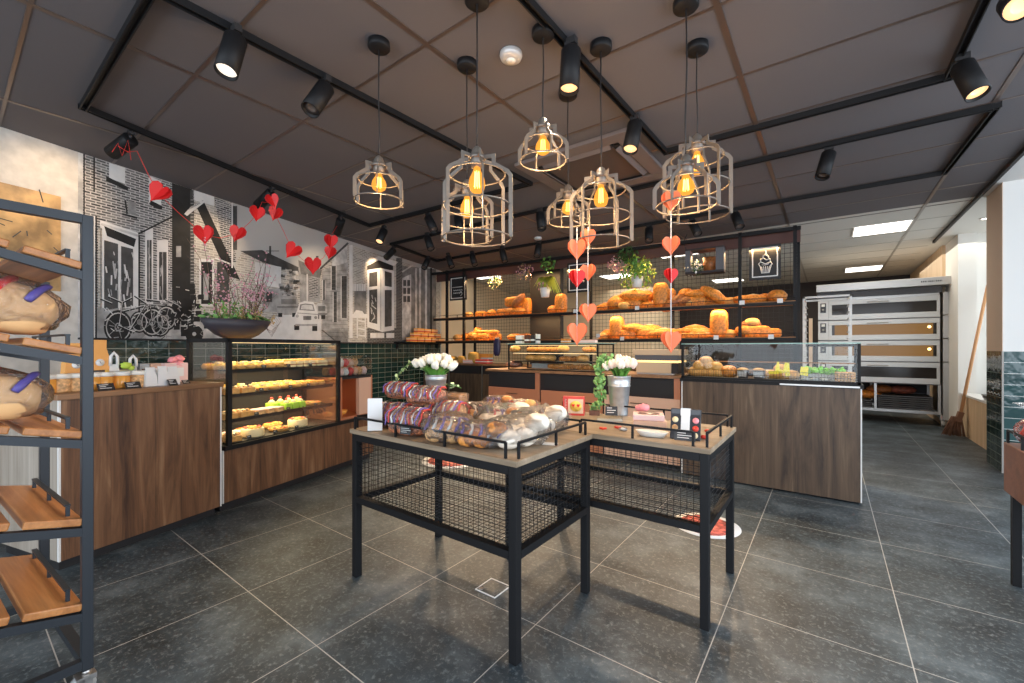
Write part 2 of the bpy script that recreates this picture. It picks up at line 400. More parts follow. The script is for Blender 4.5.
# left wall, in its own slanted frame
struct(MB().box(WX-.12, WX, -4.5, 5.25, 0, H, 'grey_plaster'), 'wall_left', loc=LW(0, 0), rotz=RZL)
struct(MB().box(WX-.12, WX, 5.25, 9.2, 0, H, 'rear_beige'), 'wall_left_rear', loc=LW(0, 0), rotz=RZL)
struct(MB().box(WX, WX+.012, -.1, 5.2, 0, 1.195, 'green_tiles_y'), 'wall_left_tiles', loc=LW(0, 0), rotz=RZL)
struct(MB().box(WX, WX+.03, -.14, 5.2, 1.195, 1.21, 'black_matte'), 'trim_4', loc=LW(0, 0), rotz=RZL)
struct(MB().box(-12, -3.2, 9.5, 9.6, 0, H, 'rear_beige'), 'wall_rear')
struct(MB().box(-3.3, -3.2, 9.6, 11.8, 0, H, 'rear_beige'), 'wall_rear_return')
struct(MB().box(-3.3, 1.4, 11.8, 11.9, 0, H, 'rear_dark'), 'wall_back')
struct(MB().box(1.33, 1.43, 8.75, 11.8, 0, H, 'pine_panel'), 'wall_right')
struct(MB().box(1.365, 1.535, 8.0, 8.75, 0, H, 'white_plaster'), 'wall_right_pier')
struct(MB().box(1.535, 3.2, 8.1, 8.2, 0, H, 'white_plaster'), 'wall_alcove')
# tiled pillar
struct(MB().box(1.262, 3.0, 5.73, 6.22, 0, 1.10, 'green_tiles_x').box(1.26, 1.262, 5.73, 6.22, 0, 1.10, 'green_tiles_y').box(1.262, 3.0, 5.74, 6.21, 1.1, H, 'white_plaster').box(1.258, 1.263, 5.735, 6.215, 1.1, H, 'beige_plaster').box(1.254, 1.266, 5.724, 5.736, 0, 1.10, 'tbar_light'), 'wall_pillar')
# low window wall, sill, window
struct(MB().box(1.40, 1.50, 6.22, 8.0, 0, .515, 'pine_panel').box(1.385, 2.0, 6.22, 8.0, .515, .54, 'edge_white'), 'wall_sill')
fr = MB()
for y0, y1 in ((6.22, 6.28), (7.1, 7.16), (7.94, 8.0)): fr.box(1.93, 1.99, y0, y1, .54, H, 'edge_white')
for z0, z1 in ((.54, .6), (H-.06, H)): fr.box(1.93, 1.99, 6.22, 8.0, z0, z1, 'edge_white')
w = struct(fr, 'window_1'); MB().box(1.955, 1.961, 6.25, 7.97, .57, H-.03, 'pane').build('pane', w)
# rear ceiling light panels
def lightpanel(x, y, sx, sy, lab):
    t = thing('ceiling_light', lab, 'ceiling light', (x, y, H), 0, 'flat light panels in the rear ceiling')
    MB().box(-sx/2, sx/2, -sy/2, sy/2, -.008, -.001, 'white_metal').build('frame', t)
    MB().box(-sx/2+.02, sx/2-.02, -sy/2+.015, sy/2-.015, -.012, -.006, 'panel_light').build('diffuser', t)
lightpanel(.52, 7.03, .56, .56, 'bright square light panel in the white ceiling nearest the oven front')
lightpanel(.52, 10.4, .56, .56, 'bright light panel in the white ceiling far back above the oven')
for px, py, lab in ((728, 280, 'light panel seen through the wire mesh below the hanging wooden frame'), (617, 276, 'light panel seen through the mesh behind the hanging ivy'), (676, 253, 'light panel seen through the mesh left of the hanging frame'), (484, 276, 'light panel glimpsed beside the left chalkboard at the top of the shelving')):
    p = PZ(px, py, H); lightpanel(p.x, p.y, .6, .5, lab)
t = thing('recessed_spotlight', 'tiny recessed spotlight in the white alcove ceiling by the window', 'spotlight', (1.45, 7.2, H))
MB().lathe([(.05, 0), (.05, -.008), (.035, -.008)], 'white_metal').build('ring', t)
MB().lathe([(.034, -.006), (.034, -.009)], 'panel_light').build('lens', t)
# ---------------------------------------------------------------- mural: an old street in black and white, printed flat on the wall
mu = MB(); LAY = [0]; mat('column_dark', (.006, .004, .004), .6); mat('print_sky', (.46, .45, .43), .8)
def mpt(px, py, k):
    y, z = PLX(px, py, WX+.004); return V((WX+.004+.0005*k, y, max(1.196, min(z, H-.002))))
def mp(pts, m, k=1): mu.add([mpt(x, y, k) for x, y in pts], [tuple(range(len(pts)))], m)
def mr(x0, y0, x1, y1, m, k=1): mp([(x0, y0), (x1, y0), (x1, y1), (x0, y1)], m, k)
def ml(x0, y0, x1, y1, w, m, k=4):
    dx, dy = x1-x0, y1-y0; L = math.hypot(dx, dy) or 1; nx, ny = -dy/L*w/2, dx/L*w/2
    mp([(x0+nx, y0+ny), (x1+nx, y1+ny), (x1-nx, y1-ny), (x0-nx, y0-ny)], m, k)
def mring(cx, cy, r, w, m, k=4, asp=1.):
    n = 20
    for i in range(n):
        a, b_ = 2*PI*i/n, 2*PI*(i+1)/n
        mp([(cx+r*math.cos(a)*asp, cy+r*math.sin(a)), (cx+r*math.cos(b_)*asp, cy+r*math.sin(b_)), (cx+(r-w)*math.cos(b_)*asp, cy+(r-w)*math.sin(b_)), (cx+(r-w)*math.cos(a)*asp, cy+(r-w)*math.sin(a))], m, k)
mr(78, 120, 232, 345, 'print_brick', 0); mr(228, 160, 440, 345, 'print_sky', 0)
rnd = random.Random(3)
# left facade
mr(78, 130, 83, 345, 'print_light', 1); ml(84, 150, 84, 345, 1.5, 'print_black'); mr(81, 216, 95, 345, 'print_white', 1); ml(96, 216, 96, 345, 1.6, 'print_black'); mr(98, 228, 102, 345, 'print_brick_light', 2)
ml(80, 214, 96, 222, 2.5, 'print_white', 3)
mp([(100, 220), (139, 233), (139, 316), (100, 322)], 'print_white', 2)
mp([(104, 226), (136, 239), (134, 247), (107, 236)], 'print_black', 3); mp([(104, 240), (118, 244), (118, 308), (104, 311)], 'print_dark', 3); mp([(121, 246), (133, 249), (133, 306), (121, 308)], 'print_dark', 3)
for k in range(26):
    x = rnd.uniform(105, 132); y = rnd.uniform(248, 298); ml(x, y, x+rnd.uniform(-2, 3), y+rnd.uniform(3, 14), rnd.uniform(.7, 2), rnd.choice(['print_white', 'print_light', 'print_grey']), 4)
ml(119.5, 243, 119.5, 310, 1.6, 'print_white', 5); ml(101, 224, 139, 236, 2.2, 'print_light', 4)
for (a, b_, c_, d_) in ((145, 228, 153, 304), (157, 240, 168, 302)):
    mr(a, b_, c_, d_, 'print_white', 2); mr(a+2, b_+12, c_-1.5, d_-2, 'print_dark', 3); ml((a+c_)/2, b_+12, (a+c_)/2, d_, .8, 'print_light', 4)
    for k in range(8):
        y = rnd.uniform(b_+14, d_-8); ml(a+rnd.uniform(2, 5), y, a+rnd.uniform(3, 6), y+6, 1, 'print_grey', 4)
mp([(109, 163), (125, 168), (125, 184), (109, 178)], 'print_white', 2); mp([(106, 176), (128, 187), (128, 191), (106, 181)], 'print_black', 3); ml(94, 150, 94, 192, 1.6, 'print_black')
mp([(149, 176), (161, 181), (161, 206), (149, 202)], 'print_white', 2); mp([(150, 200), (162, 206), (162, 210), (150, 205)], 'print_black', 3)
mp([(128, 200), (136, 203), (136, 216), (128, 213)], 'print_grey', 2); ml(122, 214, 137, 218, 2, 'print_black'); ml(125, 200, 127, 214, 1.6, 'print_black')
mr(172, 183, 192, 345, 'print_black', 2); mr(190, 190, 194, 345, 'print_dark', 3)
for k in range(40): ml(190.5, 200+k*3.4, 193.5, 200+k*3.4, .8, 'print_grey', 4)
# corner house with gable
mr(193, 190, 232, 345, 'print_brick_light', 2); mp([(193, 190), (214, 190), (214, 206), (193, 200)], 'print_white', 3)
mp([(196, 206), (203, 200), (240, 280), (228, 276)], 'print_black', 4); mp([(214, 197), (236, 206), (236, 262), (226, 262)], 'print_brick', 3); ml(232, 203, 232, 268, 1.5, 'print_white', 5); mr(231, 206, 237, 250, 'print_dark', 4)
mr(199, 259, 214, 306, 'print_white', 4); mr(201, 262, 212, 304, 'print_black', 5); mp([(203, 272), (209, 275), (208, 300), (203, 300)], 'print_grey', 6); mr(217, 262, 229, 302, 'print_dark', 4); ml(215, 258, 230, 264, 1.5, 'print_white', 6)
mr(176, 246, 181, 257, 'print_grey', 4)
ml(138, 234, 200, 203, 1.7, 'print_black', 6); mp([(184, 214), (190, 207), (206, 199), (205, 202), (193, 211), (187, 216)], 'print_white', 6); ml(139, 235, 139, 320, 1.7, 'print_black', 5)
# bicycles and scooter
mr(96, 308, 172, 345, 'print_grey', 3); mp([(150, 330), (215, 318), (235, 345), (140, 345)], 'print_light', 4)
for cx, cy, r in ((118, 327, 17), (139, 322, 11), (152, 322, 15), (160, 325, 12), (166, 318, 13)):
    mring(cx, cy, r, r*.92, 'print_black', 5, .85); mring(cx, cy, r*.86, 1.2, 'print_light', 6, .85); mring(cx, cy, r*.25, 1.2, 'print_grey', 6, .85)
    for a in range(5): ml(cx, cy, cx+r*.7*math.cos(a*1.25), cy+r*.8*math.sin(a*1.25), .5, 'print_grey', 6)
for l in ((108, 297, 122, 303), (122, 303, 132, 298), (122, 303, 119, 326), (122, 312, 145, 306), (130, 330, 145, 306), (118, 326, 134, 333), (146, 300, 160, 302), (150, 306, 152, 322), (134, 296, 146, 304), (165, 300, 178, 306), (100, 299, 112, 304)):
    ml(*l, 1.5, 'print_black', 7); ml(l[0], l[1]-1, l[2], l[3]-1, .6, 'print_white', 8)
for k in range(40):
    x, y = rnd.gauss(187, 8), rnd.gauss(312, 12); mr(x-3, y-2, x+3, y+3, 'print_black', 7)
for k in range(60):
    x, y = rnd.gauss(180, 12), rnd.gauss(314, 12); a = rnd.uniform(0, 6.28); ml(x, y, x+4*math.cos(a), y+3*math.sin(a), .8, rnd.choice(['print_white', 'print_grey', 'print_light']), 8)
for k in range(60):
    x, y = rnd.uniform(105, 172), rnd.uniform(305, 338); a = rnd.uniform(0, 6.28); ml(x, y, x+5*math.cos(a), y+4*math.sin(a), .7, rnd.choice(['print_white', 'print_grey', 'print_black']), 8)
mring(194, 334, 9, 7, 'print_black', 8)
# middle: low houses, tree, vans, road
mp([(236, 345), (236, 262), (243, 251), (300, 268), (328, 276), (334, 345)], 'print_brick_light', 1); mp([(240, 251), (262, 250), (300, 268), (300, 273), (262, 262)], 'print_dark', 2); mp([(255, 262), (281, 267), (281, 288), (255, 284)], 'print_white', 3)
mp([(262, 290), (282, 288), (282, 312), (262, 312)], 'print_grey', 3); mr(266, 292, 272, 302, 'print_dark', 4); ml(270, 246, 270, 256, 2, 'print_dark', 5); ml(266, 251, 279, 251, .7, 'print_dark', 5)
for k in range(70):
    x, y = rnd.gauss(290, 5), rnd.gauss(286, 9); mr(x-2, y-1.5, x+2, y+1.5, rnd.choice(['print_mid', 'print_grey', 'print_light', 'print_dark']), 4)
mp([(298, 262), (320, 272), (320, 302), (300, 302)], 'print_grey', 4); mp([(298, 260), (322, 270), (320, 278), (301, 274)], 'print_mid', 5); ml(307, 274, 307, 302, 1.2, 'print_white', 6); ml(317, 256, 317, 268, 2.6, 'print_dark', 6); mr(309, 278, 318, 298, 'print_brick', 6)
mp([(246, 345), (262, 322), (282, 315), (336, 313), (352, 345)], 'print_white', 3); mp([(322, 331), (340, 328), (352, 345), (336, 345)], 'print_light', 4); ml(322, 330, 338, 345, 1, 'print_dark', 5)
for (x0, y0, x1, y1, dk) in ((277, 296, 298, 317, 'print_grey'), (314, 303, 327, 319, 'print_light')):
    mp([(x0, y1-3), (x0+1, y0+3), (x0+4, y0), (x1-3, y0), (x1, y0+4), (x1, y1-3)], dk, 5); mr(x0+4, y0+3, x1-2, y0+8, 'print_mid', 6); mr(x0+1, y1-4, x0+5, y1, 'print_black', 6); mr(x1-6, y1-4, x1-2, y1, 'print_black', 6); ml(x0, y0+11, x1, y0+11, 1, 'print_dark', 6)
mp([(294, 326), (294, 317), (297, 310), (299, 303), (304, 301), (313, 302), (316, 307), (318, 316), (318, 328)], 'print_white', 8)
mp([(299, 310), (300, 304.5), (305, 303.5), (313, 304.5), (314.5, 311)], 'print_mid', 9); mp([(300.5, 309.2), (301.2, 305.4), (305, 304.5), (312, 305.4), (313.2, 310)], 'print_light', 10); mr(303, 316, 311, 320, 'print_mid', 9); mr(295, 324, 317, 326, 'print_grey', 9)
mr(294, 325, 299, 330, 'print_black', 9); mr(312, 326, 317, 331, 'print_black', 9); mring(297, 316, 1.6, 1.5, 'print_grey', 9); mring(315.5, 317.5, 1.6, 1.5, 'print_grey', 9); ml(297, 313, 318, 314.5, .6, 'print_mid', 9)
# right house
mp([(321, 345), (321, 268), (347, 244), (402, 262), (440, 275), (440, 345)], 'print_brick_light', 3); ml(320, 269, 348, 243, 2, 'print_dark', 6); mp([(332, 258), (347, 246), (347, 262), (332, 268)], 'print_light', 4)
mp([(322, 345), (322, 270), (348, 262), (348, 345)], 'print_grey', 4)
for (a, b_, c_, d_) in ((331, 266, 336, 290), (333, 292, 337, 322), (341, 276, 347, 318), (322.5, 280, 325, 300)):
    mr(a, b_, c_, d_, 'print_dark', 5); ml(a, b_, a, d_, .8, 'print_white', 6); ml(c_, b_, c_, d_, .8, 'print_light', 6)
for k in range(18): ml(322, 272+k*4, 348, 270+k*4.2, .4, 'print_mid', 5)
mr(349, 245, 352.5, 338, 'print_white', 7); mr(352.5, 284, 366, 291, 'print_white', 6); mr(354, 291, 366, 316, 'print_mid', 6); mr(352.5, 314, 367, 318, 'print_white', 7); mp([(353, 314), (356, 310), (362, 311), (364, 314)], 'print_white', 7)
for k in range(8): ml(353+k*1.7, 284, 353+k*1.7, 291, .5, 'print_grey', 7)
mp([(362, 264), (378, 256), (398, 262), (394, 266), (378, 260)], 'print_white', 7); mp([(367, 266), (379, 260), (393, 266), (393, 270), (367, 271)], 'print_black', 6)
mp([(367, 270), (380, 268), (394, 271), (394, 330), (382, 332), (367, 327)], 'print_white', 8)
for q in ([(369, 273), (377, 271.5), (377, 286), (369, 287)], [(369, 290), (377, 289), (377, 324), (369, 322)], [(384.5, 271), (391.5, 273), (391.5, 287), (384.5, 286)], [(384.5, 290), (391.5, 290), (391.5, 326), (384.5, 327)]): mp(q, 'print_dark', 9)
ml(380.5, 270, 380.5, 330, .8, 'print_grey', 10)
for k in range(10): ml(370+rnd.uniform(0, 5), 295+k*2.5, 371+rnd.uniform(0, 5), 299+k*2.5, .9, 'print_light', 10)
mr(367, 328, 396, 345, 'print_brick_dark', 6); mr(396, 258, 402, 345, 'print_brick_dark', 7); mr(402, 266, 436, 345, 'print_mid', 6); mp([(402, 278), (411, 274), (411, 340), (402, 340)], 'print_light', 8)
for a in range(3):
    for b_ in range(2): mr(403+b_*4, 280+a*8, 406+b_*4, 286+a*8, 'print_dark', 9)
ml(402, 272, 414, 264, 1.5, 'print_light', 9)
for x in (415, 419, 425, 430): mr(x, 268, x+1.8, 345, 'print_light' if x % 2 else 'print_black', 8)
for l in ((357, 318, 357, 338), (365, 318, 365, 338), (357, 320, 365, 322), (357, 328, 365, 330), (357, 335, 365, 336)): ml(*l, 1.2, 'print_white', 9)
for a in (370, 376, 386): mr(a, 333, a+8, 338, 'print_white', 9)
mu.add([(WX+.001, PLX(78, 300, WX)[0], 1.196), (WX+.001, 5.2, 1.196), (WX+.001, 5.2, H-.002), (WX+.001, PLX(78, 300, WX)[0], H-.002)], [(0, 1, 2, 3)], 'print_mid')
o = mu.build('wall_mural', loc=LW(0, 0), rotz=RZL)
tag(o, 'large black and white old street photograph printed across the left wall above the counters', 'mural')
# gold-brown picture at the far left
gp = MB(); y0, _ = PLX(-60, 200, WX); y1, _ = PLX(60, 197, WX)
gp.box(WX, WX+.012, y0, y1, 1.55, PLX(60, 197, WX)[1], 'gold_print'if 'gold_print' in MATS else 'print_light')
MATS_extra = mat('gold_print', (.50, .30, .12), .5, var=.45, bs=7)
gp.mats = ['gold_print']
for k in range(26):
    y, z = rnd.uniform(y1-.5, y1-.03), rnd.uniform(1.57, 2.3); a = rnd.uniform(0, 6.28); l = rnd.uniform(.03, .09)
    gp.bar((WX+.0125, y, z), (WX+.0125, y+l*math.cos(a), min(2.33, max(1.56, z+l*math.sin(a)))), .006, 'print_dark', .001, up=(1, 0, 0))
o = gp.build('wall_picture', loc=LW(0, 0), rotz=RZL)
tag(o, 'gold brown stone print on the plaster wall at the far left', 'picture')
# ================================================================ CEILING THINGS
def track(name, pts, label):
    t = thing(name, label, 'lighting track', (pts[0][0], pts[0][1], H))
    o = V((pts[0][0], pts[0][1], 0))
    for a, b_ in zip(pts[:-1], pts[1:]):
        a, b_ = V((*a, 0))-o, V((*b_, 0))-o; z = V((0, 0, -.018))
        d = (b_-a).normalized()*.018; n = V((-d.y, d.x, 0)).normalized()
        mb = MB()
        for s_ in (-1, 1): mb.bar(a-d+n*.0145*s_+z, b_+d+n*.0145*s_+z, .006, 'black_metal', .034)
        mb.bar(a-d+V((0, 0, -.005)), b_+d+V((0, 0, -.005)), .03, 'black_matte', .008)
        mb.build('rail', t)
    return t
track('lighting_track', [(-3.676, .52), (-2.235, .52), (-2.16, 3.17), (-4.46, 3.09), (-3.676, .52)], 'black track loop on the ceiling nearest the mural wall, carrying the heart garland')
track('lighting_track', [(-1.05, .9), (-.99, 3.27), (.525, 3.29), (.55, .9), (-1.05, .9)], 'black track loop on the ceiling above the display tables, right of the ceiling air unit')
track('lighting_track', [(-5.0, 3.83), (.825, 3.86), (.785, 5.06), (-5.35, 5.03), (-5.0, 3.83)], 'long black track loop across the ceiling in front of the bread shelving')
def spot(bx, by, ex, ey, label, on=0, L=.2, r=.047):
    a = PZ(bx, by, H-.035); base = V((a.x, a.y, H))
    top = base+V((0, 0, -.075)); rr = ray(ex, ey)
    # end of the barrel: on the sight line of its lens, L away from its top
    A_, B_, C_ = rr.dot(rr), -2*rr.dot(top-V((0, 0, CH))), (top-V((0, 0, CH))).length_squared-L*L
    dd = B_*B_-4*A_*C_; tt = (-B_+(math.sqrt(dd) if dd > 0 else 0))/2/A_ if (bx < 400 and by > 120 and on != 1) else (-B_-(math.sqrt(dd) if dd > 0 else 0))/2/A_
    e = V((0, 0, CH))+rr*tt
    if e.z > top.z-.03: e.z = top.z-.03
    d = (e-top).normalized(); e = top+d*L
    t = thing('track_spotlight', label, 'spotlight', base)
    q = lambda p: p-base
    MB().box(-.028, .028, -.016, .016, -.05, -.018, 'black_matte').cyl((0, 0, -.045), q(top+d*.02), .012, 'black_matte', 8).build('adapter', t)
    body = MB(); z = d; u = V((0, 0, 1)) if abs(z.z) < .95 else V((1, 0, 0)); x = u.cross(z).normalized(); M = Matrix((x, z.cross(x), z)).transposed()
    body.lathe([(.001, 0), (r-.004, 0), (r, .005), (r, L), (r-.005, L), (r-.006, L-.02), (.001, L-.02)], 'black_metal', q(top), 24, M, cap=False)
    body.build('barrel', t)
    MB().lathe([(.001, L-.019), (r-.006, L-.017), (r-.006, L-.018)], ('lens_off', 'lens_warm', 'lens_off', 'lens_pale')[on], q(top), 20, M).build('lens', t)
    l = bpy.data.lights.new('spot_beam', 'SPOT'); l.energy = ((7 if on == 1 else 13) if bx < 400 and by > 120 else (20 if on != 2 else 75)); l.color = (1, .72, .45) if by > 180 or on == 2 else (1, .84, .66); l.spot_size = math.radians(78); l.spot_blend = .8; l.shadow_soft_size = .03
    lo = bpy.data.objects.new('spot_beam', l); COL.objects.link(lo); lo.parent = t; lo.location = q(e+d*.004)
    lo.rotation_euler = (-d).to_track_quat('Z', 'Y').to_euler(); return t
SPOTS = [
 (236, 30, 226, 72, 'large black spotlight hanging upper left, left of the smoke of hanging lamps, pale lens', 1),
 (326, 80, 310, 110, 'black spotlight next along the same rail, right of the large upper left one', 0),
 (131, 133, 112, 153, 'black spotlight tipped sideways with red thread tied round it, above the mural', 2),
 (571, 42, 569, 90, 'large black spotlight pointing straight down in front of the air unit, warm lens', 1),
 (635, 118, 630, 150, 'black spotlight on the rail corner just right of the ceiling air unit', 1),
 (962, 58, 978, 94, 'stout black spotlight tilted right on the right-hand rail, warm lens showing', 1),
 (1013, -8, 1019, 8, 'black spotlight cut by the top right corner of the picture', 1),
 (829, 148, 822, 177, 'single black spotlight hanging from the rail at right, above the tall oven', 0),
 (272, 188, 258, 206, 'black spotlight over the mural with red hearts tied at its barrel, second from the left', 2),
 (341, 216, 337, 233, 'black spotlight over the mural with the end of the heart garland', 2),
 (384, 227, 379, 242, 'small black spotlight with glowing warm lens above the mural bay window', 1),
 (394, 247, 386, 258, 'small black spotlight tilted left behind the glowing one above the mural', 2),
 (428, 214, 434, 230, 'black spotlight tilted right, left of the tall overlapping cage lamps, upper one', 0),
 (427, 234, 431, 249, 'black spotlight just below another, left of the tall overlapping cage lamps', 2),
 (458, 214, 460, 231, 'black spotlight seen through the tall cage lamp in front', 2),
 (540, 210, 542, 229, 'black spotlight left of the small low cage lamp, near the round ceiling sensor', 2),
 (428, 257, 424, 268, 'leftmost black spotlight of the far rail before the shelving', 2),
 (448, 254, 452, 267, 'second black spotlight from the left on the far rail, above the left chalkboard', 2),
 (472, 252, 475, 265, 'third black spotlight from the left on the far rail', 2),
 (502, 247, 505, 262, 'fourth black spotlight from the left on the far rail, above the left shelves', 2),
 (539, 242, 537, 256, 'black spotlight on the far rail above the yellow green hanging plant', 2),
 (649, 226, 649, 241, 'black spotlight on the far rail above the flowering ivy', 2),
 (692, 219, 698, 234, 'black spotlight on the far rail below the tall right cage lamp', 2),
 (735, 211, 740, 227, 'rightmost black spotlight of the far rail, above the cupcake board', 2)]
SPOTS[0] = (236, 30, 226, 72, 'large black spotlight at upper left with a pale lens, nearest the corner of the track', 3)
for s_ in SPOTS: spot(*s_)
# caged pendants
def pendant(px, py, ptop, ringR, Hc, label, vert):
    a = PZ(px, py, H-.02); dpt = -a.x*SN+a.y*CS
    zt = CH+(YHP-ptop)/FPX*dpt
    t = thing('cage_pendant_lamp', label, 'pendant lamp', (a.x, a.y, H))
    MB().lathe([(.052, -.001), (.053, -.03), (.048, -.036), (.01, -.037)], 'black_metal', n=24).build('ceiling_rose', t)
    z = zt-H
    rnd = random.Random(int(px)); w = rnd.uniform(-.004, .004)
    MB().tube([(0, 0, -.03), (w, 0, z*.4), (-w, 0, z*.75), (0, 0, z+.03)], .0032, 'black_matte', 6).build('cord', t)
    sk = MB().lathe([(.006, z+.045), (.018, z+.035), (.027, z+.012), (.028, z-.02), (.024, z-.045)], 'lamp_metal', n=16); sk.build('socket', t)
    tall = vert
    cg = MB(); w = .017
    p1, p2, sh = .03, ringR*.5, ringR
    for k in range(6):
        an = 2*PI*k/6+.35
        cl = [(p1, -.005), (p2, -.005), (p2, -.045), (sh, -.105), (sh, -Hc)]
        # outer/inner outline of the flat bar lying in its radial plane
        outl = [(p1, .004), (p2+w/2, .004), (p2+w/2, -.032), (sh*.82, -.058), (sh*.95, -.070), (sh+w/2, -.092), (sh+w/2, -Hc), (sh-w/2, -Hc), (sh-w/2, -.098), (sh*.9-w*.4, -.082), (sh*.78, -.072), (p2-w/2, -.040), (p2-w/2, -.012), (p1, -.012)]
        ca, sa = math.cos(an), math.sin(an); th = .002
        vs = [(r_*ca-e*sa, r_*sa+e*ca, z+zz) for e in (-th, th) for r_, zz in outl]; n = len(outl)
        cg.add(vs, [(i, i+1, n-2-i, n-1-i) for i in range(6)]+[(n+n-1-i, n+n-2-i, n+i+1, n+i) for i in range(6)]+[(i, n+i, n+(i+1) % n, (i+1) % n) for i in range(n)], 'lamp_metal')
    cg.lathe([(p1-.002, .004), (p1+.006, .004), (p1+.006, -.012), (p1-.002, -.012), (p1-.002, .004)], 'lamp_metal', (0, 0, z), 18, cap=False)
    cg.build('cage', t)
    zs = [-.075, -Hc+.004]
    if tall: zs += [-.085-(Hc-.085)*.48]
    for k, zz in enumerate(zs):
        R = ringR*(.80 if k == 0 else 1)-.006*(k > 0)
        MB().tube([(R*math.cos(2*PI*i/36), R*math.sin(2*PI*i/36), z+zz) for i in range(36)], .0035, 'lamp_metal', 6, True).build('ring', t)
    k_ = .78 if not tall else 1.
    b_ = MB().lathe([(.012, z-.040), (.016, z-.040-.018*k_), (.031, z-.040-.05*k_), (.036, z-.040-.075*k_), (.030, z-.04-.10*k_), (.014, z-.04-.115*k_), (.001, z-.04-.118*k_)], 'bulb_film', n=16, cap=False).build('bulb', t)
    f = MB()
    for k in range(6):
        an = k*PI/3; r_ = .009
        f.tube([(r_*math.cos(an), r_*math.sin(an), z-.062), (r_*1.3*math.cos(an), r_*1.3*math.sin(an), z-.04-.09*k_)], .0014, 'filament', 5)
    f.build('filament', b_)
    l = bpy.data.lights.new('bulb_light', 'POINT'); l.energy = 4.2; l.color = (1, .60, .26); l.shadow_soft_size = .03
    lo = bpy.data.objects.new('bulb_light', l); COL.objects.link(lo); lo.parent = t; lo.location = (0, 0, z-.185)
    return t
m, t_, b_ = nt('bulb_film')
t_.nodes.clear(); o_ = t_.nodes.new('ShaderNodeOutputMaterial'); mx = t_.nodes.new('ShaderNodeMixShader'); tr = t_.nodes.new('ShaderNodeBsdfTransparent'); tr.inputs[0].default_value = (1, .74, .38, 1)
em = t_.nodes.new('ShaderNodeEmission'); em.inputs[0].default_value = (1, .40, .06, 1); em.inputs[1].default_value = 1.1; mx.inputs[0].default_value = .6
lk(t_, tr.outputs[0], mx.inputs[1]); lk(t_, em.outputs[0], mx.inputs[2]); lk(t_, mx.outputs[0], o_.inputs[0])
PEND = [(379, 46, 165, .122, .182, 'short caged pendant lamp on its own at the left with amber bulb', 0),
 (477, 0, 157, .150, .350, 'tall caged pendant lamp in front, largest of the pair left of centre', 1),
 (467, 66, 188, .138, .27, 'caged pendant lamp overlapping behind the largest tall one', 1),
 (543, 34, 127, .114, .165, 'short caged pendant lamp highest in the row, beside the ceiling air unit', 0),
 (601, 48, 176, .146, .33, 'tall caged pendant lamp in the middle with coral hearts hanging from it', 1),
 (568, 95, 192, .118, .178, 'small low caged pendant lamp furthest back, left of the tall middle one', 0),
 (686, 5, 165, .128, .180, 'short wide caged pendant lamp at right with an orange heart inside its cage', 0),
 (697, 49, 143, .152, .36, 'tall caged pendant lamp at right, behind the short wide one', 1)]
for p in PEND: pendant(*p)
# air unit, sensors
t = thing('ceiling_air_unit', 'square recessed air conditioning cassette in the dark ceiling behind the hanging lamps', 'air conditioner', (-1.57, 3.25, H))
fr = MB()
for a, b_, c_, d_ in ((-.475, .475, -.475, -.36), (-.475, .475, .36, .475), (-.475, -.36, -.36, .36), (.36, .475, -.36, .36)): fr.box(a, b_, c_, d_, -.03, -.001, 'ac_metal')
fr.build('frame', t, bev=.004)
MB().box(-.30, .30, -.30, .30, -.026, -.002, 'ac_dark').build('intake_grille', t)
for k in range(4):
    M = R3(0, 0, k*PI/2); mb = MB(); mb.box(-.30, .30, .305, .355, -.022, -.004, 'black_matte', M); mb.build('air_slot', t)
    MB().box(-.29, .29, -.026, .026, -.002, .002, 'ac_metal', R3(0, 0, k*PI/2) @ R3(.5), R3(0, 0, k*PI/2) @ V((0, .335, -.03))).build('louvre', t)
p = PZ(511, 57, H-.02)
t = thing('smoke_detector', 'round white smoke detector on the dark ceiling above the hanging lamps', 'smoke detector', (p.x, p.y, H))
MB().lathe([(.056, -.001), (.058, -.015), (.052, -.03), (.03, -.038), (.001, -.039)], 'white_metal', n=28, cap=False).build('body', t)
MB().lathe([(.024, -.0385), (.022, -.043), (.001, -.044)], 'lid_white', n=18, cap=False).build('sensor_cap', t)
for px, py, lab in ((538, 238, 'small white round sensor on the far ceiling above the hanging grass plant'), (432, 249, 'small round ceiling sensor at the far left rail')):
    p = PZ(px, py, H-.01); o = MB().lathe([(.05, 0), (.055, -.02), (.04, -.035), (.001, -.036)], 'white_metal' if px > 500 else 'lamp_metal', n=18, cap=False).build('ceiling_sensor', loc=(p.x, p.y, H)); tag(o, lab, 'sensor')
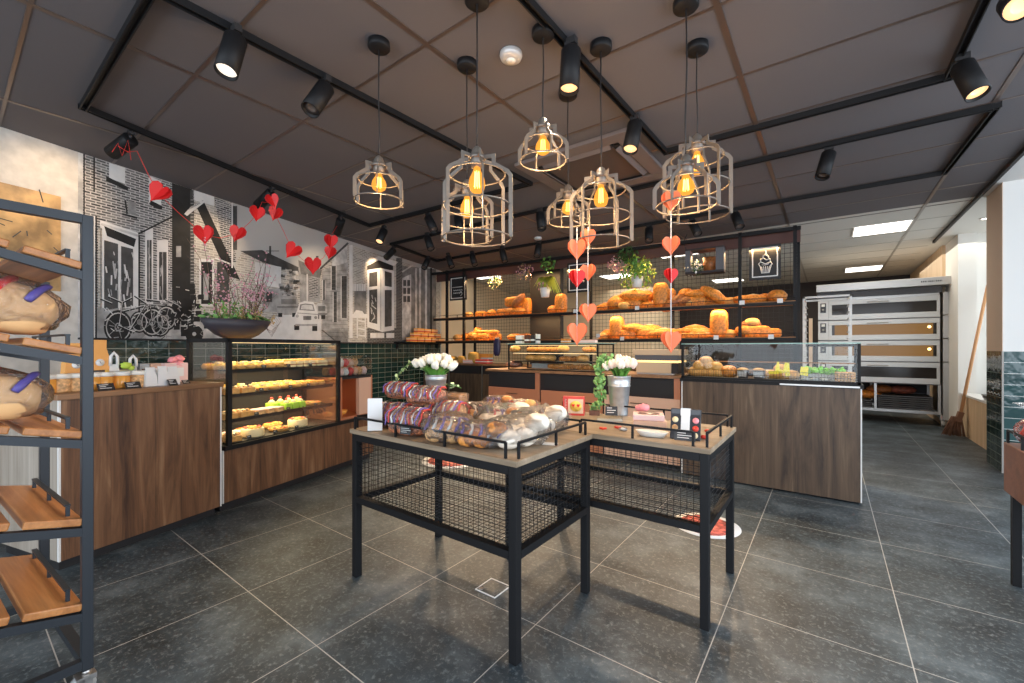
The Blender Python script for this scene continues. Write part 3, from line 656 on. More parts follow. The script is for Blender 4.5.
# ---------------------------------------------------------------- paper hearts
def heart_outline(s, n=9):
    pts = []
    for k in range(2*n):
        a = 2*PI*k/(2*n); x = 16*math.sin(a)**3; y = 13*math.cos(a)-5*math.cos(2*a)-2*math.cos(3*a)-math.cos(4*a)
        pts.append((x/19*s, (y+2)/15.5*s))
    return pts
def heart(parent, loc, s, m, rz=0., roll=0., name='paper_heart'):
    """honeycomb heart: three thick paper hearts crossing on one axis"""
    mb = MB(); ol = heart_outline(s)
    for k in range(4):
        M = R3(0, 0, (-.62, -.2, .2, .62)[k]) @ Matrix(((1, 0, 0), (0, 0, -1), (0, 1, 0)))
        mb.plate(ol, -.0012, .0012, m, R3(0, roll, 0) @ M)
    return mb.build(name, parent, loc, rz)
def hstring(px, z0, top, hearts, d, label):
    X = (px-CXP)/FPX*d; x, y = X*CS-d*SN, X*SN+d*CS
    zz = lambda py: CH+(YHP-py)/FPX*d
    t = thing('heart_string', label, 'hanging hearts', (x, y, zz(top)))
    MB().tube([(0, 0, 0), (0, 0, zz(z0)-zz(top))], .0022, 'white_thread', 5).build('thread', t)
    for k, (py, s, m, rz) in enumerate(hearts): heart(t, (0, 0, zz(py)-zz(top)), s*d/FPX, m, rz)
hstring(577, 342, 227, [(250, 11.5, 'heart_coral', .5), (279, 10, 'heart_red', 1.1), (334, 12.5, 'heart_coral', .55)], 1.99, 'white thread with orange hearts, the left and longer one under the middle lamp')
hstring(588, 322, 227, [(238, 9.5, 'heart_coral', .9), (273, 9.5, 'heart_coral', .2), (313, 10.5, 'heart_coral', .7)], 2.05, 'white thread with coral hearts, the right and shorter one under the middle lamp')
hstring(671, 350, 175, [(202, 11.5, 'heart_coral', .6), (246, 10.5, 'heart_coral', .2), (276, 8.5, 'heart_red', 1.2), (342, 12, 'heart_coral', .62)], 1.80, 'white thread with four hearts hanging from the right short caged lamp')
# garland along the left track
g0 = PZ(128, 150, H-.1)
t = thing('heart_garland', 'red heart garland swagged between spotlights in front of the mural', 'heart garland', (0, 0, 0))
def GP(px, py, s=0.):     # points on the slanted vertical plane under the left rail
    u, z = PL(px, py, (-3.676, .52), (-.2917, .9565)); return V((-3.676-.2917*u, .52+.9565*u, min(z, 2.58)))
path = [(118, 146), (128, 152), (137, 151), (146, 170), (158, 193), (180, 214), (204, 235), (220, 238), (237, 234), (250, 222), (257, 214), (262, 202), (270, 203), (276, 216), (284, 232), (292, 250), (303, 260), (313, 265), (323, 258), (330, 248), (331, 236), (337, 226)]
MB().tube([GP(*p) for p in path], .0022, 'red_thread', 5).build('thread', t)
MB().tube([GP(*p) for p in ((112, 152), (118, 143), (122, 156), (128, 140), (131, 160))], .002, 'red_thread', 5).build('knotted_thread', t)
for px, py, s, rz, ro in ((158, 193, 11.5, .5, .6), (204, 235, 10.5, .7, -.1), (237, 234, 9, .4, .3), (257, 214, 8.5, .9, .1), (273, 201, 7.5, .9, -.4), (275, 214, 8, .3, .3), (292, 251, 9.5, .5, .6), (313, 266, 9.5, .6, 0), (331, 242, 8, 1., 0), (330, 253, 7, .3, .2)):
    p = GP(px, py); d = -p.x*SN+p.y*CS; h_ = heart(t, p, s*d/FPX, 'heart_red', rz+.5, ro); 
# ================================================================ DISPLAY TABLES
TZ = .73
def meshpanel(mb, o, ex, ey, w, h, step=.026, r=.0013, m='mesh_black'):
    o, ex, ey = V(o), V(ex), V(ey); n = max(1, round(w/step))
    for k in range(1, n): mb.tube([o+ex*(w*k/n), o+ex*(w*k/n)+ey*h], r, m, 4)
    n = max(1, round(h/step))
    for k in range(1, n): mb.tube([o+ey*(h*k/n), o+ey*(h*k/n)+ex*w], r, m, 4)
    return mb
def dtable(x0, x1, y0, y1, label, zlow, guards):
    t = thing('display_table', label, 'display table', (x0, y0, 0)); W, D = x1-x0, y1-y0; p = .034
    MB().box(-.008, W+.008, -.008, D+.008, TZ-.022, TZ, 'table_wood').build('tabletop', t, bev=.002)
    for a in (0, W-p):
        for b_ in (0, D-p): MB().box(a, a+p, b_, b_+p, 0, TZ-.022, 'black_metal').build('leg', t, bev=.002)
    for nm, z0, z1 in (('top_rail', TZ-.056, TZ-.0225), ('lower_rail', zlow, zlow+.03)):
        for q in ((p, W-p, 0, p), (p, W-p, D-p, D)): MB().box(*q, z0, z1, 'black_metal').build(nm, t)
        for q in ((0, p, p, D-p), (W-p, W, p, D-p)): MB().box(*q, z0, z1, 'black_metal').build(nm, t)
    zt, zb = TZ-.056, zlow+.03; hh = zt-zb
    for o, ex, w in (((p, p/2, zb), (1, 0, 0), W-2*p), ((p, D-p/2, zb), (1, 0, 0), W-2*p), ((p/2, p, zb), (0, 1, 0), D-2*p), ((W-p/2, p, zb), (0, 1, 0), D-2*p)):
        meshpanel(MB(), o, ex, (0, 0, 1), w, hh).build('mesh_panel', t)
    meshpanel(MB(), (p, p, zlow+.012), (1, 0, 0), (0, 1, 0), W-2*p, D-2*p).build('mesh_shelf', t)
    for a, b_, c_, d_ in guards:
        mb = MB(); a3, b3 = V((a, b_, TZ)), V((c_, d_, TZ)); L = (b3-a3).length; n = max(1, round(L/.32)); zz = V((0, 0, .058))
        mb.bar(a3+zz, b3+zz, .009, 'black_metal')
        for k in range(n+1): q = a3+(b3-a3)*(k/n); mb.bar(q, q+zz, .009, 'black_metal')
        mb.build('guard_rail', t)
    return t
T1 = (-1.895, -.888, 1.215, 1.80); W1, D1 = 1.007, .585
dtable(*T1[:2], *T1[2:], 'front black steel and wood display table with bagged bread and white buns on top', .37, [(.02, .005, W1-.05, .005), (W1-.01, .03, W1-.01, D1-.03), (.0, .03, .0, D1-.03), (.03, D1-.005, W1-.05, D1-.005)])
T2 = (-1.40, -.383, 1.822, 2.395); W2, D2 = 1.017, .573
dtable(*T2[:2], *T2[2:], 'second black steel and wood display table behind the first, holding tall tulip bucket and chocolates', .385, [(.45, .005, W2-.06, .005), (W2-.01, .02, W2-.01, D2-.02), (.03, D2-.005, W2-.03, D2-.005)])
# ---------------------------------------------------------------- goods on the tables
def facecam(p): return math.atan2(p.x, -p.y)*1.0      # yaw that turns local -Y towards the camera
def yaw_to_cam(x, y): return math.atan2(y, x)-PI/2+PI  # local -Y axis faces origin
def film(mb_or_parent, c, rad, seed, M=None, power=.8, parent=None):
    return MB().ell(c, rad, 'film', M, 20, 14, .16, 3.5, seed, None, power).build('bag', parent)
# card stand
p = PZ(375, 431, TZ)
t = thing('card_stand', 'blank white upright card stand at the left end of the front table', 'sign', p, .80)
MB().box(-.034, .034, -.002, .002, .002, .157, 'paper_white').build('card', t)
MB().box(-.036, .036, -.02, .02, 0, .003, 'pane').build('foot', t)
def wraploaf(name, label, p, rz, L, Wd, Hh, inner, seed, cat='bread', group=None, printc=None, tail=0, tilt=0., win=None):
    t = thing(name, label, cat, p, rz, group)
    mb = MB().ell((0, 0, Hh*.47), (L*.46, Wd*.46, Hh*.46), inner, None, 20, 12, .07, 3, seed, None, .62)
    loaf = mb.build('loaf', t)
    MB().ell((0, 0, Hh*.54), (L*.5, Wd*.5, Hh*.5), 'film', None, 24, 14, .12, 5, seed+2, None, .7).build('bag', t)
    if printc:
        pr = MB(); r_ = random.Random(seed)
        for k in range(11):
            xx = (k/10-.5)*L*.85; ang0 = r_.uniform(.2, .6)
            pts = []
            for j in range(7):
                an = ang0-.5+j*.38; yy = -math.cos(an)*Wd*.505*(1 if abs(xx) < L*.4 else .93); z2 = Hh*.5+math.sin(an)*Hh*.515*(1 if abs(xx) < L*.4 else .93)
                pts.append((xx+.006*math.sin(j*2+k), yy, z2))
            pr.tube(pts, [.0025+.003*r_.random() for _ in pts], printc[k % len(printc)], 4)
        pr.build('bag_print', t)
    if tail:
        MB().lathe([(.012, 0), (.018, .02), (.05, .06), (.045, .075)], 'film', (L*.5*tail, 0, Hh*.55), 12, R3(0, PI/2*tail, 0), cap=False).build('bag_tail', t)
    if win:
        MB().box(-win[0]/2, win[0]/2, -.0012, .0012, 0, win[1], 'card_black').build('price_card', t, (win[2], -Wd/2-.012, win[3])).rotation_euler = (-.12, 0, 0)
    return t
for i, (px, py, dz, rz, L, Wd, Hh, lab) in enumerate([
 (394, 427, 0, .45, .19, .12, .12, 'dark raisin loaf in clear bag right beside the blank white card'),
 (410, 435, 0, .25, .22, .13, .125, 'raisin loaf in printed bag at the front with black card before it'),
 (402, 420, .118, .3, .20, .12, .09, 'raisin loaf in clear bag lying on top of the pile by the white card'),
 (426, 428, .118, .35, .22, .12, .09, 'striped raisin loaf in bag on top of the pile, right of the first'),
 (449, 430, 0, .2, .19, .13, .14, 'pale sliced loaf in printed bag in front of the tulip bucket')]):
    q = PZ(px, py, TZ); q.z = TZ+dz
    t = wraploaf('bagged_loaf', lab, q, rz, L, Wd, Hh, 'raisin_loaf' if i < 4 else 'sliced_crumb', i*3+1, printc=['purple_print', 'red_print', 'paper_white'], win=(.055, .04, .03, .02) if i == 1 else ((.03, .03, -.02, .02) if i == 0 else None))
    if i == 1:
        pc = [c for c in t.children if c.name.startswith('price_card')][0]
        mb = MB()
        for k in range(4): mb.box(-.022, -.022+.03+.012*((k*7) % 3), -.002, -.0013, .033-k*.008, .0345-k*.008, 'chalk')
        mb.build('card_lettering', pc)
for i, (px, py, dz, lab) in enumerate([(432, 401, 0, 'raisin bread block in clear wrap under the small tulip bucket'), (462, 404, 0, 'boxy light brown loaf in clear wrap beside the small tulip bucket'), (478, 398, .0, 'boxy cake loaf in clear wrap furthest back on the front table')]):
    q = PZ(px, py+12, TZ); q.y = min(q.y, 1.74); q.z = TZ
    t = thing('wrapped_cake', lab, 'cake', q, .25)
    MB().box(-.085, .085, -.05, .05, 0, .14, ['raisin_loaf', 'sliced_crumb', 'cookie'][i]).build('cake', t, bev=.015)
    MB().box(-.09, .09, -.055, .055, .0, .144, 'film').build('wrap', t, bev=.012)
def bag_rolls(label, p, rz, n, R, m, seed, printc=None, cat='bread', sx=1.0, lay=2):
    t = thing('bread_roll_bag', label, cat, p, rz)
    r_ = random.Random(seed)
    for k in range(n):
        row, c_ = divmod(k, lay); z = R*.74+(R*1.0 if k % 5 == 4 else 0)
        MB().ell(((row-(n/lay-1)/2)*R*1.35*sx, (c_-(lay-1)/2)*R*1.5+r_.uniform(-.004, .004), z), (R, R*1.02, R*.72), m, R3(0, 0, r_.uniform(0, 3)), 14, 9, .08, 3, seed+k).build('roll', t)
    L = (n/lay)*R*1.35*sx/2+R*.7
    MB().ell((0, 0, R*1.2), (L, R*1.5*lay/2+R*.45, R*1.15), 'film', None, 26, 14, .18, 4, seed, None, .75).build('bag', t)
    if printc:
        mb = MB()
        for k in range(5):
            pts = [(-L*.7+k*L*.33+.012*math.sin(j), -R*1.5*lay/2*math.cos(j*.35)*.98, R*.95+R*1.05*math.sin(j*.35+.15)) for j in range(8)]
            mb.tube(pts, [.004, .007, .004, .008, .006, .004, .006, .003], printc[k % len(printc)], 4)
        mb.build('bag_print', t)
    mb = MB().lathe([(.006, 0), (.010, .012), (.034, .045), (.03, .055)], 'film', (L*.9, 0, R*1.2), 10, R3(0, PI/2, 0), cap=False); mb.build('bag_tail', t)
    return t
for px, py, rz, n, R, m, sd, pc, lab in [
 (449, 441, .3, 4, .052, 'cookie', 11, ['purple_print', 'paper_white'], 'bag of brown rolls with round white label at the front rail'),
 (476, 424, .6, 4, .050, 'sliced_crumb', 12, ['paper_white', 'red_print'], 'bag of pale rolls with white label behind the front brown rolls'),
 (485, 446, .35, 6, .044, 'croissant', 13, ['purple_print', 'paper_white'], 'bag of golden croissants with purple print at the front rail'),
 (505, 427, .3, 6, .044, 'croissant', 14, ['purple_print', 'red_print'], 'bag of orange croissants with red and purple print in the middle'),
 (523, 415, .2, 6, .040, 'crust_pale', 15, ['red_print', 'paper_white'], 'bag of small golden rolls with red print behind the white buns'),
 (500, 410, .4, 6, .040, 'croissant', 16, ['purple_print'], 'bag of croissants furthest back beside the white buns')]:
    bag_rolls(lab, PZ(px, py, TZ), rz, n, R, m, sd, pc)
for px, py, n, lab in [(517, 447, 6, 'clear bag of large white buns at the right front corner'), (552, 431, 6, 'clear bag of white buns along the right rail, nearer the back'), (553, 418, 6, 'clear bag of pinkish white buns in the back row behind the rail bags')]:
    q = PZ(px, py-2, TZ); q.x = min(q.x, -.985); q.y = min(q.y, 1.68); bag_rolls(lab, q, math.radians(72), n, .053, 'bun_white', int(px), None)
o = MB().box(-.03, .03, -.02, .02, 0, .002, 'paper_white').build('paper_tag', loc=PZ(550, 444, TZ), rotz=.3); tag(o, 'small white printed tag lying in front of the white bun bags', 'label')
# galvanised buckets with tulips
def bucket(label, p, r0, r1, h):
    t = thing('zinc_bucket', label, 'bucket', p)
    MB().lathe([(.001, .003), (r0-.003, .003), (r0, 0), (r0, .006), (r0+(r1-r0)*.72, h*.72), (r0+(r1-r0)*.72+.003, h*.73), (r0+(r1-r0)*.76+.003, h*.76), (r0+(r1-r0)*.78, h*.77), (r1, h*.97), (r1+.003, h*.985), (r1, h), (r1-.004, h*.985), (r0-.001, .01), (.001, .01)], 'galvanised', n=36, cap=False).build('body', t)
    return t
def bouquet(label, p, h, n, spread, mats, seed, tl=.03):
    t = thing('tulip_bouquet', label, 'flowers', p)
    r_ = random.Random(seed); 
    for k in range(n):
        a = 2.4*k; rr = spread*math.sqrt((k+.5)/n); top = V((rr*math.cos(a), rr*math.sin(a), h*(1.0-.35*(rr/spread)**2)+r_.uniform(-.012, .012)))
        d = (top-V((0, 0, -.04))).normalized()
        st = MB().tube([(top.x*.2, top.y*.2, -.06), top*.6, top], .0028, 'leaf', 5).build('stem', t)
        z = d; x = V((0, 1, 0)).cross(z).normalized(); M = Matrix((x, z.cross(x), z)).transposed()
        mb = MB(); m = mats[k % len(mats)]
        for j in range(3): mb.ell(M @ V((.35*tl*math.cos(j*2.1), .35*tl*math.sin(j*2.1), tl*.7))+top, (tl*.52, tl*.52, tl*.95), m, M, 10, 7, .1, 3, k+j)
        mb.build('tulip_bloom', t)
    mb = MB()
    for k in range(n*2):
        a = r_.uniform(0, 6.28); rr = spread*r_.uniform(.4, 1.15); q = V((rr*math.cos(a), rr*math.sin(a), h*r_.uniform(.45, .9))); s_ = V((-q.y, q.x, 0)).normalized()*.011
        b0 = V((q.x*.2, q.y*.2, -.02)); mid = b0.lerp(q, .6)+V((0, 0, .01))
        mb.add([b0-s_*.4, b0+s_*.4, mid+s_, q, mid-s_, mid+V((q.x, q.y, 0)).normalized()*.003], [(0, 1, 2, 5, 4), (4, 5, 2, 3)], 'leaf', True)
    mb.build('foliage', t)
    return t
q = PZ(436, 414, TZ); q = V((-1.575, 1.70, TZ))
q = PY(436, 401, 1.68); bz = .855
bk = PY(436, 391, 1.68)
bucket('small galvanised metal bucket of white tulips standing on the wrapped loaves of the front table', (bk.x, 1.68, .875), .050, .062, .105)
bouquet('white tulips bursting from the small bucket on the front table', (bk.x, 1.68, .972), .080, 22, .10, ['tulip_white'], 5, .027)
def vine(label, base, pts, m, seed, n=40, s=.018):
    t = thing('trailing_vine', label, 'plant', base); b0 = V(base)
    P_ = [V(p)-b0 for p in pts]; MB().tube(P_, .0022, 'leaf', 5).build('stem', t)
    r_ = random.Random(seed); mb = MB()
    for k in range(n):
        f = r_.random()*(len(P_)-1.001); i = int(f); c = P_[i].lerp(P_[i+1], f-i)+V([r_.gauss(0, s*.7) for _ in range(3)])
        M = R3(r_.uniform(0, 6), r_.uniform(0, 6), r_.uniform(0, 6)); mb.ell(c, (s*r_.uniform(.6, 1), s*.7, s*.13), m, M, 8, 4)
    mb.build('leaves', t); return t
vb = PY(430, 375, 1.66)
vine('pale green leafy tendril leaning left out of the small tulip bucket', vb, [vb, PY(421, 366, 1.64), PY(408, 364, 1.62), PY(400, 372, 1.6), PY(393, 384, 1.58)], 'leaf_pale', 4, 34, .013)
vb = PY(447, 385, 1.64); vine('small green sprig lying right of the small tulip bucket', vb, [vb, PY(456, 386, 1.62), PY(461, 388, 1.61)], 'leaf_pale', 9, 9, .012)
# second table goods
q = PZ(619, 415, TZ); bx, by = q.x, q.y
bucket('tall galvanised metal bucket of pale tulips on the second table', (bx, by, TZ), .050, .068, .235)
bouquet('cream and pink tulips in the tall bucket on the second table', (bx+.01, by, TZ+.225), .085, 15, .078, ['tulip_white', 'tulip_pinkish'], 8, .028)
vb = V((bx-.055, by-.02, TZ+.25))
vine('bushy green ivy spilling over the left of the tall tulip bucket', vb, [vb+V((.02, 0, .06)), vb+V((-.03, -.01, .09)), vb+V((-.06, -.02, .06)), vb+V((-.055, -.02, 0)), vb+V((-.05, -.03, -.07)), vb+V((-.045, -.03, -.13)), vb+V((-.035, -.04, -.19))], 'leaf_hedge', 6, 170, .019) if mat('leaf_hedge', (.20, .40, .12), .5, var=.35, bs=30) else 0
q = PZ(598, 414, TZ); q.y = min(q.y, 2.33); t = thing('potted_succulent', 'small wooden tray of green leaves left of the tall bucket foot', 'plant', (q.x, q.y, TZ), .4)
MB().box(-.03, .03, -.022, .022, 0, .03, 'brown_box').build('tray', t)
mb = MB(); r_ = random.Random(2)
for k in range(30): mb.ell((r_.uniform(-.03, .03), r_.uniform(-.02, .02), .035+r_.random()*.03), (.012, .009, .003), 'leaf_hedge', R3(r_.uniform(-1, 1), r_.uniform(-1, 1), r_.uniform(0, 6)), 8, 4)
mb.build('leaves', t)
q = PY(574, 408, 2.26); t = thing('gift_box', 'red box with window showing a yellow face with two red hearts', 'box', (q.x, 2.26, TZ), .35)
MB().box(-.055, .055, -.02, .02, 0, .105, 'red_print').build('carton', t)
w_ = MB().box(-.028, .050, -.0225, -.0202, .012, .092, 'board_pale').build('window', t)
mb = MB().lathe([(.001, 0), (.030, 0), (.030, .002), (.001, .002)], 'cream_yellow', (.012, -.0228, .052), 22, R3(PI/2), cap=False)
for sx in (-1, 1): mb.plate(heart_outline(.010), 0, .003, 'heart_red', R3(PI/2), (.012+sx*.013, -.0245, .056))
mb.build('heart_face', t)
t.scale = (1.15, 1, 1.05)
mb = MB()
for k in range(5): mb.tube([(-.047, -.021, .02+k*.015), (-.036, -.021, .028+k*.015), (-.046, -.021, .031+k*.015)], .0014, 'paper_white', 4)
mb.build('box_lettering', t)
def small_sign(label, p, rz, w, h, lean=-.25, lines=3):
    t = thing('price_sign', label, 'price sign', p, rz)
    mb = MB().box(-w/2, w/2, -.001, .001, 0, h, 'card_black', R3(lean)); mb.build('card', t)
    l_ = MB()
    for k in range(lines): l_.box(-w*.36, w*(.05+.3*((k*5) % 3)/2), -.0022, -.0012, h*(.78-k*.25), h*(.78-k*.25)+h*.07, 'chalk', R3(lean))
    l_.build('lettering', t); return t
q = PZ(612, 421, TZ); small_sign('black price sign in front of the tall tulip bucket', (q.x-.003, q.y, TZ+.03), .45, .065, .05)
t = thing('acrylic_tray', 'clear grey acrylic tray below the black price sign', 'tray', (q.x-.01, q.y+.01, TZ), .45)
MB().box(-.075, .06, -.035, .035, 0, .004, 'grey_block').build('base', t)
mb = MB(); mb.box(-.075, .06, -.035, -.033, .004, .03, 'pane').box(-.075, .06, .033, .035, .004, .03, 'pane').box(-.075, -.073, -.035, .035, .004, .03, 'pane').box(.058, .06, -.035, .035, .004, .03, 'pane'); mb.build('rim', t)
for px, py, lab in ((603, 428, 'red foil heart lying under the sign, left one'), (618, 427, 'red foil heart lying under the sign, right one')):
    q = PZ(px, py, TZ+.006); o = MB().plate(heart_outline(.022), -.004, .004, 'strawberry').build('foil_heart', loc=(q.x, q.y, TZ+.0045), rotz=.4, bev=.002); tag(o, lab, 'chocolate heart')
def sweetbox(label, p, rz, w, d, h, m, m2):
    t = thing('sweet_box', label, 'box', p, rz); MB().box(-w/2, w/2, -d/2, d/2, 0, h, m).build('carton', t, bev=.003)
    MB().ell((0, 0, h), (w*.38, d*.36, .006), m2).build('window', t); return t
q = PZ(645, 428, TZ); sweetbox('pink gift box with oval window, upper box of the stack on the second table', (q.x, q.y+.05, TZ+.038), .35, .15, .11, .028, 'pink_pale', 'choc')
sweetbox('salmon gift box, lower box of the stack on the second table', (q.x+.005, q.y+.05, TZ), .35, .16, .12, .037, 'copper_pale', 'cookie')
o = MB().ell((0, 0, .035), (.03, .02, .02), 'pink', amp=.4, sc=5).ell((-.025, 0, .03), (.02, .012, .016), 'pink', amp=.4).build('gift_bow', loc=(q.x-.05, q.y+.12, TZ+.05)); tag(o, 'pink gift bow behind the stacked boxes, right of the tall bucket', 'bow')
q = PZ(651, 437, TZ); t = thing('oval_dish', 'long white oval dish at the front rail of the second table', 'dish', (q.x, q.y+.012, TZ), .1)
MB().lathe([(.001, .002), (.05, .002), (.068, .024), (.070, .026), (.066, .024), (.048, .006), (.001, .006)], 'lid_white', n=30, sx=1.05, sy=.5, cap=False).build('bowl', t)
q = PZ(623, 431, TZ); o = MB().ell((0, 0, .010), (.022, .014, .010), 'film').ell((0, 0, .009), (.018, .011, .008), 'paper_white', amp=.2).build('sweet_packet', loc=(q.x, q.y, TZ)); tag(o, 'small white sweet packet left of the oval dish', 'packet')
q = PZ(683, 441, TZ)
t = thing('chocolate_pack', 'black banded chocolate pack leaning upright at the front with white paper band', 'chocolates', (q.x, q.y+.03, TZ), .15)
Mx = R3(-.35); MB().box(-.062, .062, -.006, .010, 0, .115, 'choc_pack', Mx).build('pack', t, bev=.003)
MB().box(-.018, .018, -.0085, .0125, -.001, .118, 'paper_white', Mx).build('paper_band', t)
for k, (sx, zz, mm) in enumerate(((-.042, .05, 'cookie'), (.042, .05, 'strawberry'), (-.042, .085, 'cream'), (.042, .085, 'pink'), (.040, .02, 'cream'))):
    MB().lathe([(.001, 0), (.013, 0), (.013, .003), (.001, .004)], mm, Mx @ V((sx, -.0065, zz)), 14, Mx @ R3(PI/2), cap=False).build('praline', t)
mb = MB().tube([Mx @ V((.014*math.cos(a*.4), -.0095, .035+.006*math.sin(a*.4))) for a in range(16)], .0008, 'choc_pack', 4, True); mb.build('band_mark', t)
t = thing('chocolate_pack', 'black banded chocolate pack lying flat on top behind the upright one', 'chocolates', (q.x-.01, q.y+.09, TZ+.095), .15)
MB().box(-.062, .062, -.03, .03, 0, .03, 'choc_pack', R3(-.2)).build('pack', t, bev=.003); MB().box(-.02, .02, -.032, .032, -.001, .032, 'paper_white', R3(-.2)).build('paper_band', t)
o = MB().box(-.055, .055, -.03, .03, 0, .088, 'choc_pack').build('chocolate_box', loc=(q.x-.012, q.y+.105, TZ), rotz=.15, bev=.002); tag(o, 'black chocolate box standing under the flat banded pack', 'box')
small_sign('grey price sign with white writing at the foot of the upright chocolate pack', (q.x+.005, q.y+.008, TZ), .12, .085, .04, -.15, 3)
for px, py, lab in ((708, 433, 'red wrapped chocolate right of the black packs'), (704, 439, 'second red wrapped chocolate at the right rail')):
    a = PZ(px, py, TZ); o = MB().ell((0, 0, .009), (.016, .011, .009), 'strawberry', amp=.25, sc=4).build('wrapped_chocolate', loc=(a.x, a.y, TZ)); tag(o, lab, 'chocolate')
# floor decals and drain
for px, py, r_, lab in ((706, 525, .20, 'round white and red floor sticker under the second table'), (452, 460, .30, 'round red and white floor sticker further back behind the front table')):
    a = PZ(px, py, 0); t = thing('floor_sticker', lab, 'floor sticker', a); MB().lathe([(.001, .0012), (r_, .0012), (r_, .0005)], 'paper_white', n=48, cap=False).build('disc', t); MB().lathe([(.001, .002), (r_*.8, .002), (r_*.8, .0012)], 'decal_red', n=40, cap=False).build('printed_image', t)
a = PZ(493, 588, 0); t = thing('floor_hatch', 'small square floor hatch in the tile below the front table', 'floor hatch', (a.x, a.y, 0))
mb = MB()
for q in ((-.06, .06, -.06, -.055), (-.06, .06, .055, .06), (-.06, -.055, -.055, .055), (.055, .06, -.055, .055)): mb.box(*q, 0, .003, 'chalk')
mb.build('frame', t); MB().box(-.054, .054, -.054, .054, 0, .002, 'floor_tiles').build('lid', t); MB().lathe([(.012, .0021), (.012, .003), (.001, .003)], 'steel', (-.04, -.04, 0), 12, cap=False).build('ring_pull', t)
# ================================================================ LEFT RUN (slanted frame: +x into the room, +y away along the counters)
def tl(name, label, cat, x, y, z=0., rz=0., group=None): return thing(name, label, cat, LW(x, y, z), RZL+rz, group)
def LX(px, x): return PLX(px, 348, x)[0]
def LZ(px, py, x): return PLX(px, py, x)[1]
# near counter
t = tl('serving_counter', 'wood panelled serving counter at left behind the bread rack, jars along its top', 'counter', 0, -.81)
MB().box(-.60, -.012, .02, .79, .07, .865, 'wood_end').build('carcass', t)
MB().box(-.012, 0, .004, .806, .06, .868, 'wood_counter').build('front_panel', t)
MB().box(-.61, -.012, -.001, .018, .06, .868, 'wood_end').build('end_panel', t)
MB().box(-.012, .003, -.002, .006, .06, .868, 'edge_white').box(-.012, .003, .804, .812, .06, .868, 'edge_white').build('edge_strip', t)
MB().box(-.63, .015, -.012, .82, .868, .898, 'wood_top').build('worktop', t, bev=.003)
MB().box(-.58, -.05, .02, .80, 0, .07, 'black_matte').build('plinth', t)
# goods on it
def jar(label, x, y, inner, h=.085, r=.040):
    t = tl('jar', label, 'jar', x, y, .898)
    MB().lathe([(.001, 0), (r-.003, 0), (r, .006), (r, h*.78), (r-.006, h*.84), (r-.006, h*.88)], inner, n=20).build('contents', t)
    MB().lathe([(r-.003, h*.85), (r+.002, h*.86), (r+.002, h*1.1), (r-.004, h*1.13), (.001, h*1.13)], 'lid_white', n=20).build('lid', t)
JX = -.10
for k, (px, inner, lab) in enumerate([(46, 'honey', 'amber jar with white lid, leftmost seen on the wooden counter'), (61, 'cookie', 'jar of pale biscuits seen between the rack posts, the left one'), (76, 'cookie', 'jar of pale biscuits seen between the rack posts, the right one'), (92, 'honey', 'amber jar half hidden by the right rack post'), (104, 'honey', 'amber jar directly behind the left black price card on the counter'), (121, 'honey', 'amber jar between the two black price cards on the counter'), (137, 'cookie', 'jar of brown biscuits behind the right tilted price card, next to the white bags')]):
    jar(lab, JX-.03, LX(px, JX-.03), inner)
def card(label, px, x, w, h, lean, z=.898, twist=0):
    t = tl('price_card', label, 'price card', x, LX(px, x), z, PI/2+twist)
    MB().box(-w/2, w/2, -.001, .001, 0, h, 'card_black', R3(lean)).build('card', t)
    mb = MB()
    for k in range(3): mb.box(-w*.38, w*(.0+.32*((k*2+1) % 3)/2), -.002, -.001, h*(.76-k*.24), h*(.76-k*.24)+h*.07, 'chalk', R3(lean))
    mb.build('lettering', t)
for a in (('black price card leaning left of centre before the amber jars', 107, -.03, .075, .042, -.5), ('black price card leaning right of centre before the amber jars', 134, -.03, .075, .042, -.5), ('black price card leaning on the white gift bags', 174, -.03, .05, .045, -.6), ('black price card at the right end of the near counter, below the pink bow box', 187, -.10, .045, .03, -.7)): card(*a)
def gbag(label, px, x, w, h, m='paper_white', name='gift_bag'):
    t = tl(name, label, 'bag', x, LX(px, x), .898)
    d = w*.55
    b = MB(); ps = []
    for z, sx, sy in ((0, 1, 1), (.004, 1.03, 1.03), (h*.55, .92, .85), (h*.82, .7, .35), (h, .78, .12)):
        n = 12
        for k in range(n):
            a = 2*PI*k/n+PI/12; c, s_ = math.cos(a), math.sin(a); q = max(abs(c), abs(s_)); ps.append((c/q*d/2*sy, s_/q*w/2*sx, z))
    fs = [tuple(range(12))[::-1], tuple(48+k for k in range(12))]+[(j*12+k, j*12+(k+1) % 12, (j+1)*12+(k+1) % 12, (j+1)*12+k) for j in range(4) for k in range(12)]
    b.add(ps, fs, m); b.build('bag_body', t); return t
gbag('white pleated gift bag beside the biscuit jar, leftmost of three on the counter', 150, -.09, .062, .115)
gbag('white pleated gift bag, middle of three on the counter', 162, -.09, .062, .12)
gbag('white pleated gift bag, rightmost of three with a card leaning on it', 172, -.11, .07, .115)
def pouch(label, px, x, h, w=.10):
    t = gbag(label, px, x, w, h, 'pouch_orange', 'stand_up_pouch')
    MB().lathe([(.001, 0), (.021, 0), (.021, .004), (.001, .004)], 'paper_white', (w*.26, 0, h*.52), 20, R3(0, PI/2), cap=False).build('round_label', t)
    MB().tube([(w*.26+.007, -.004, h*.55), (w*.26+.007, .003, h*.5), (w*.26+.007, .008, h*.51)], .0013, 'choc', 4).build('label_mark', t)
pouch('tall orange stand-up pouch with round white label, right of the rack post', 97, -.36, .28, .115)
pouch('tall orange stand-up pouch seen left of the rack post behind the jars', 74, -.36, .26, .10)
card('black card hanging low before the tall orange pouch', 96, -.28, .085, .06, -.05, .94)
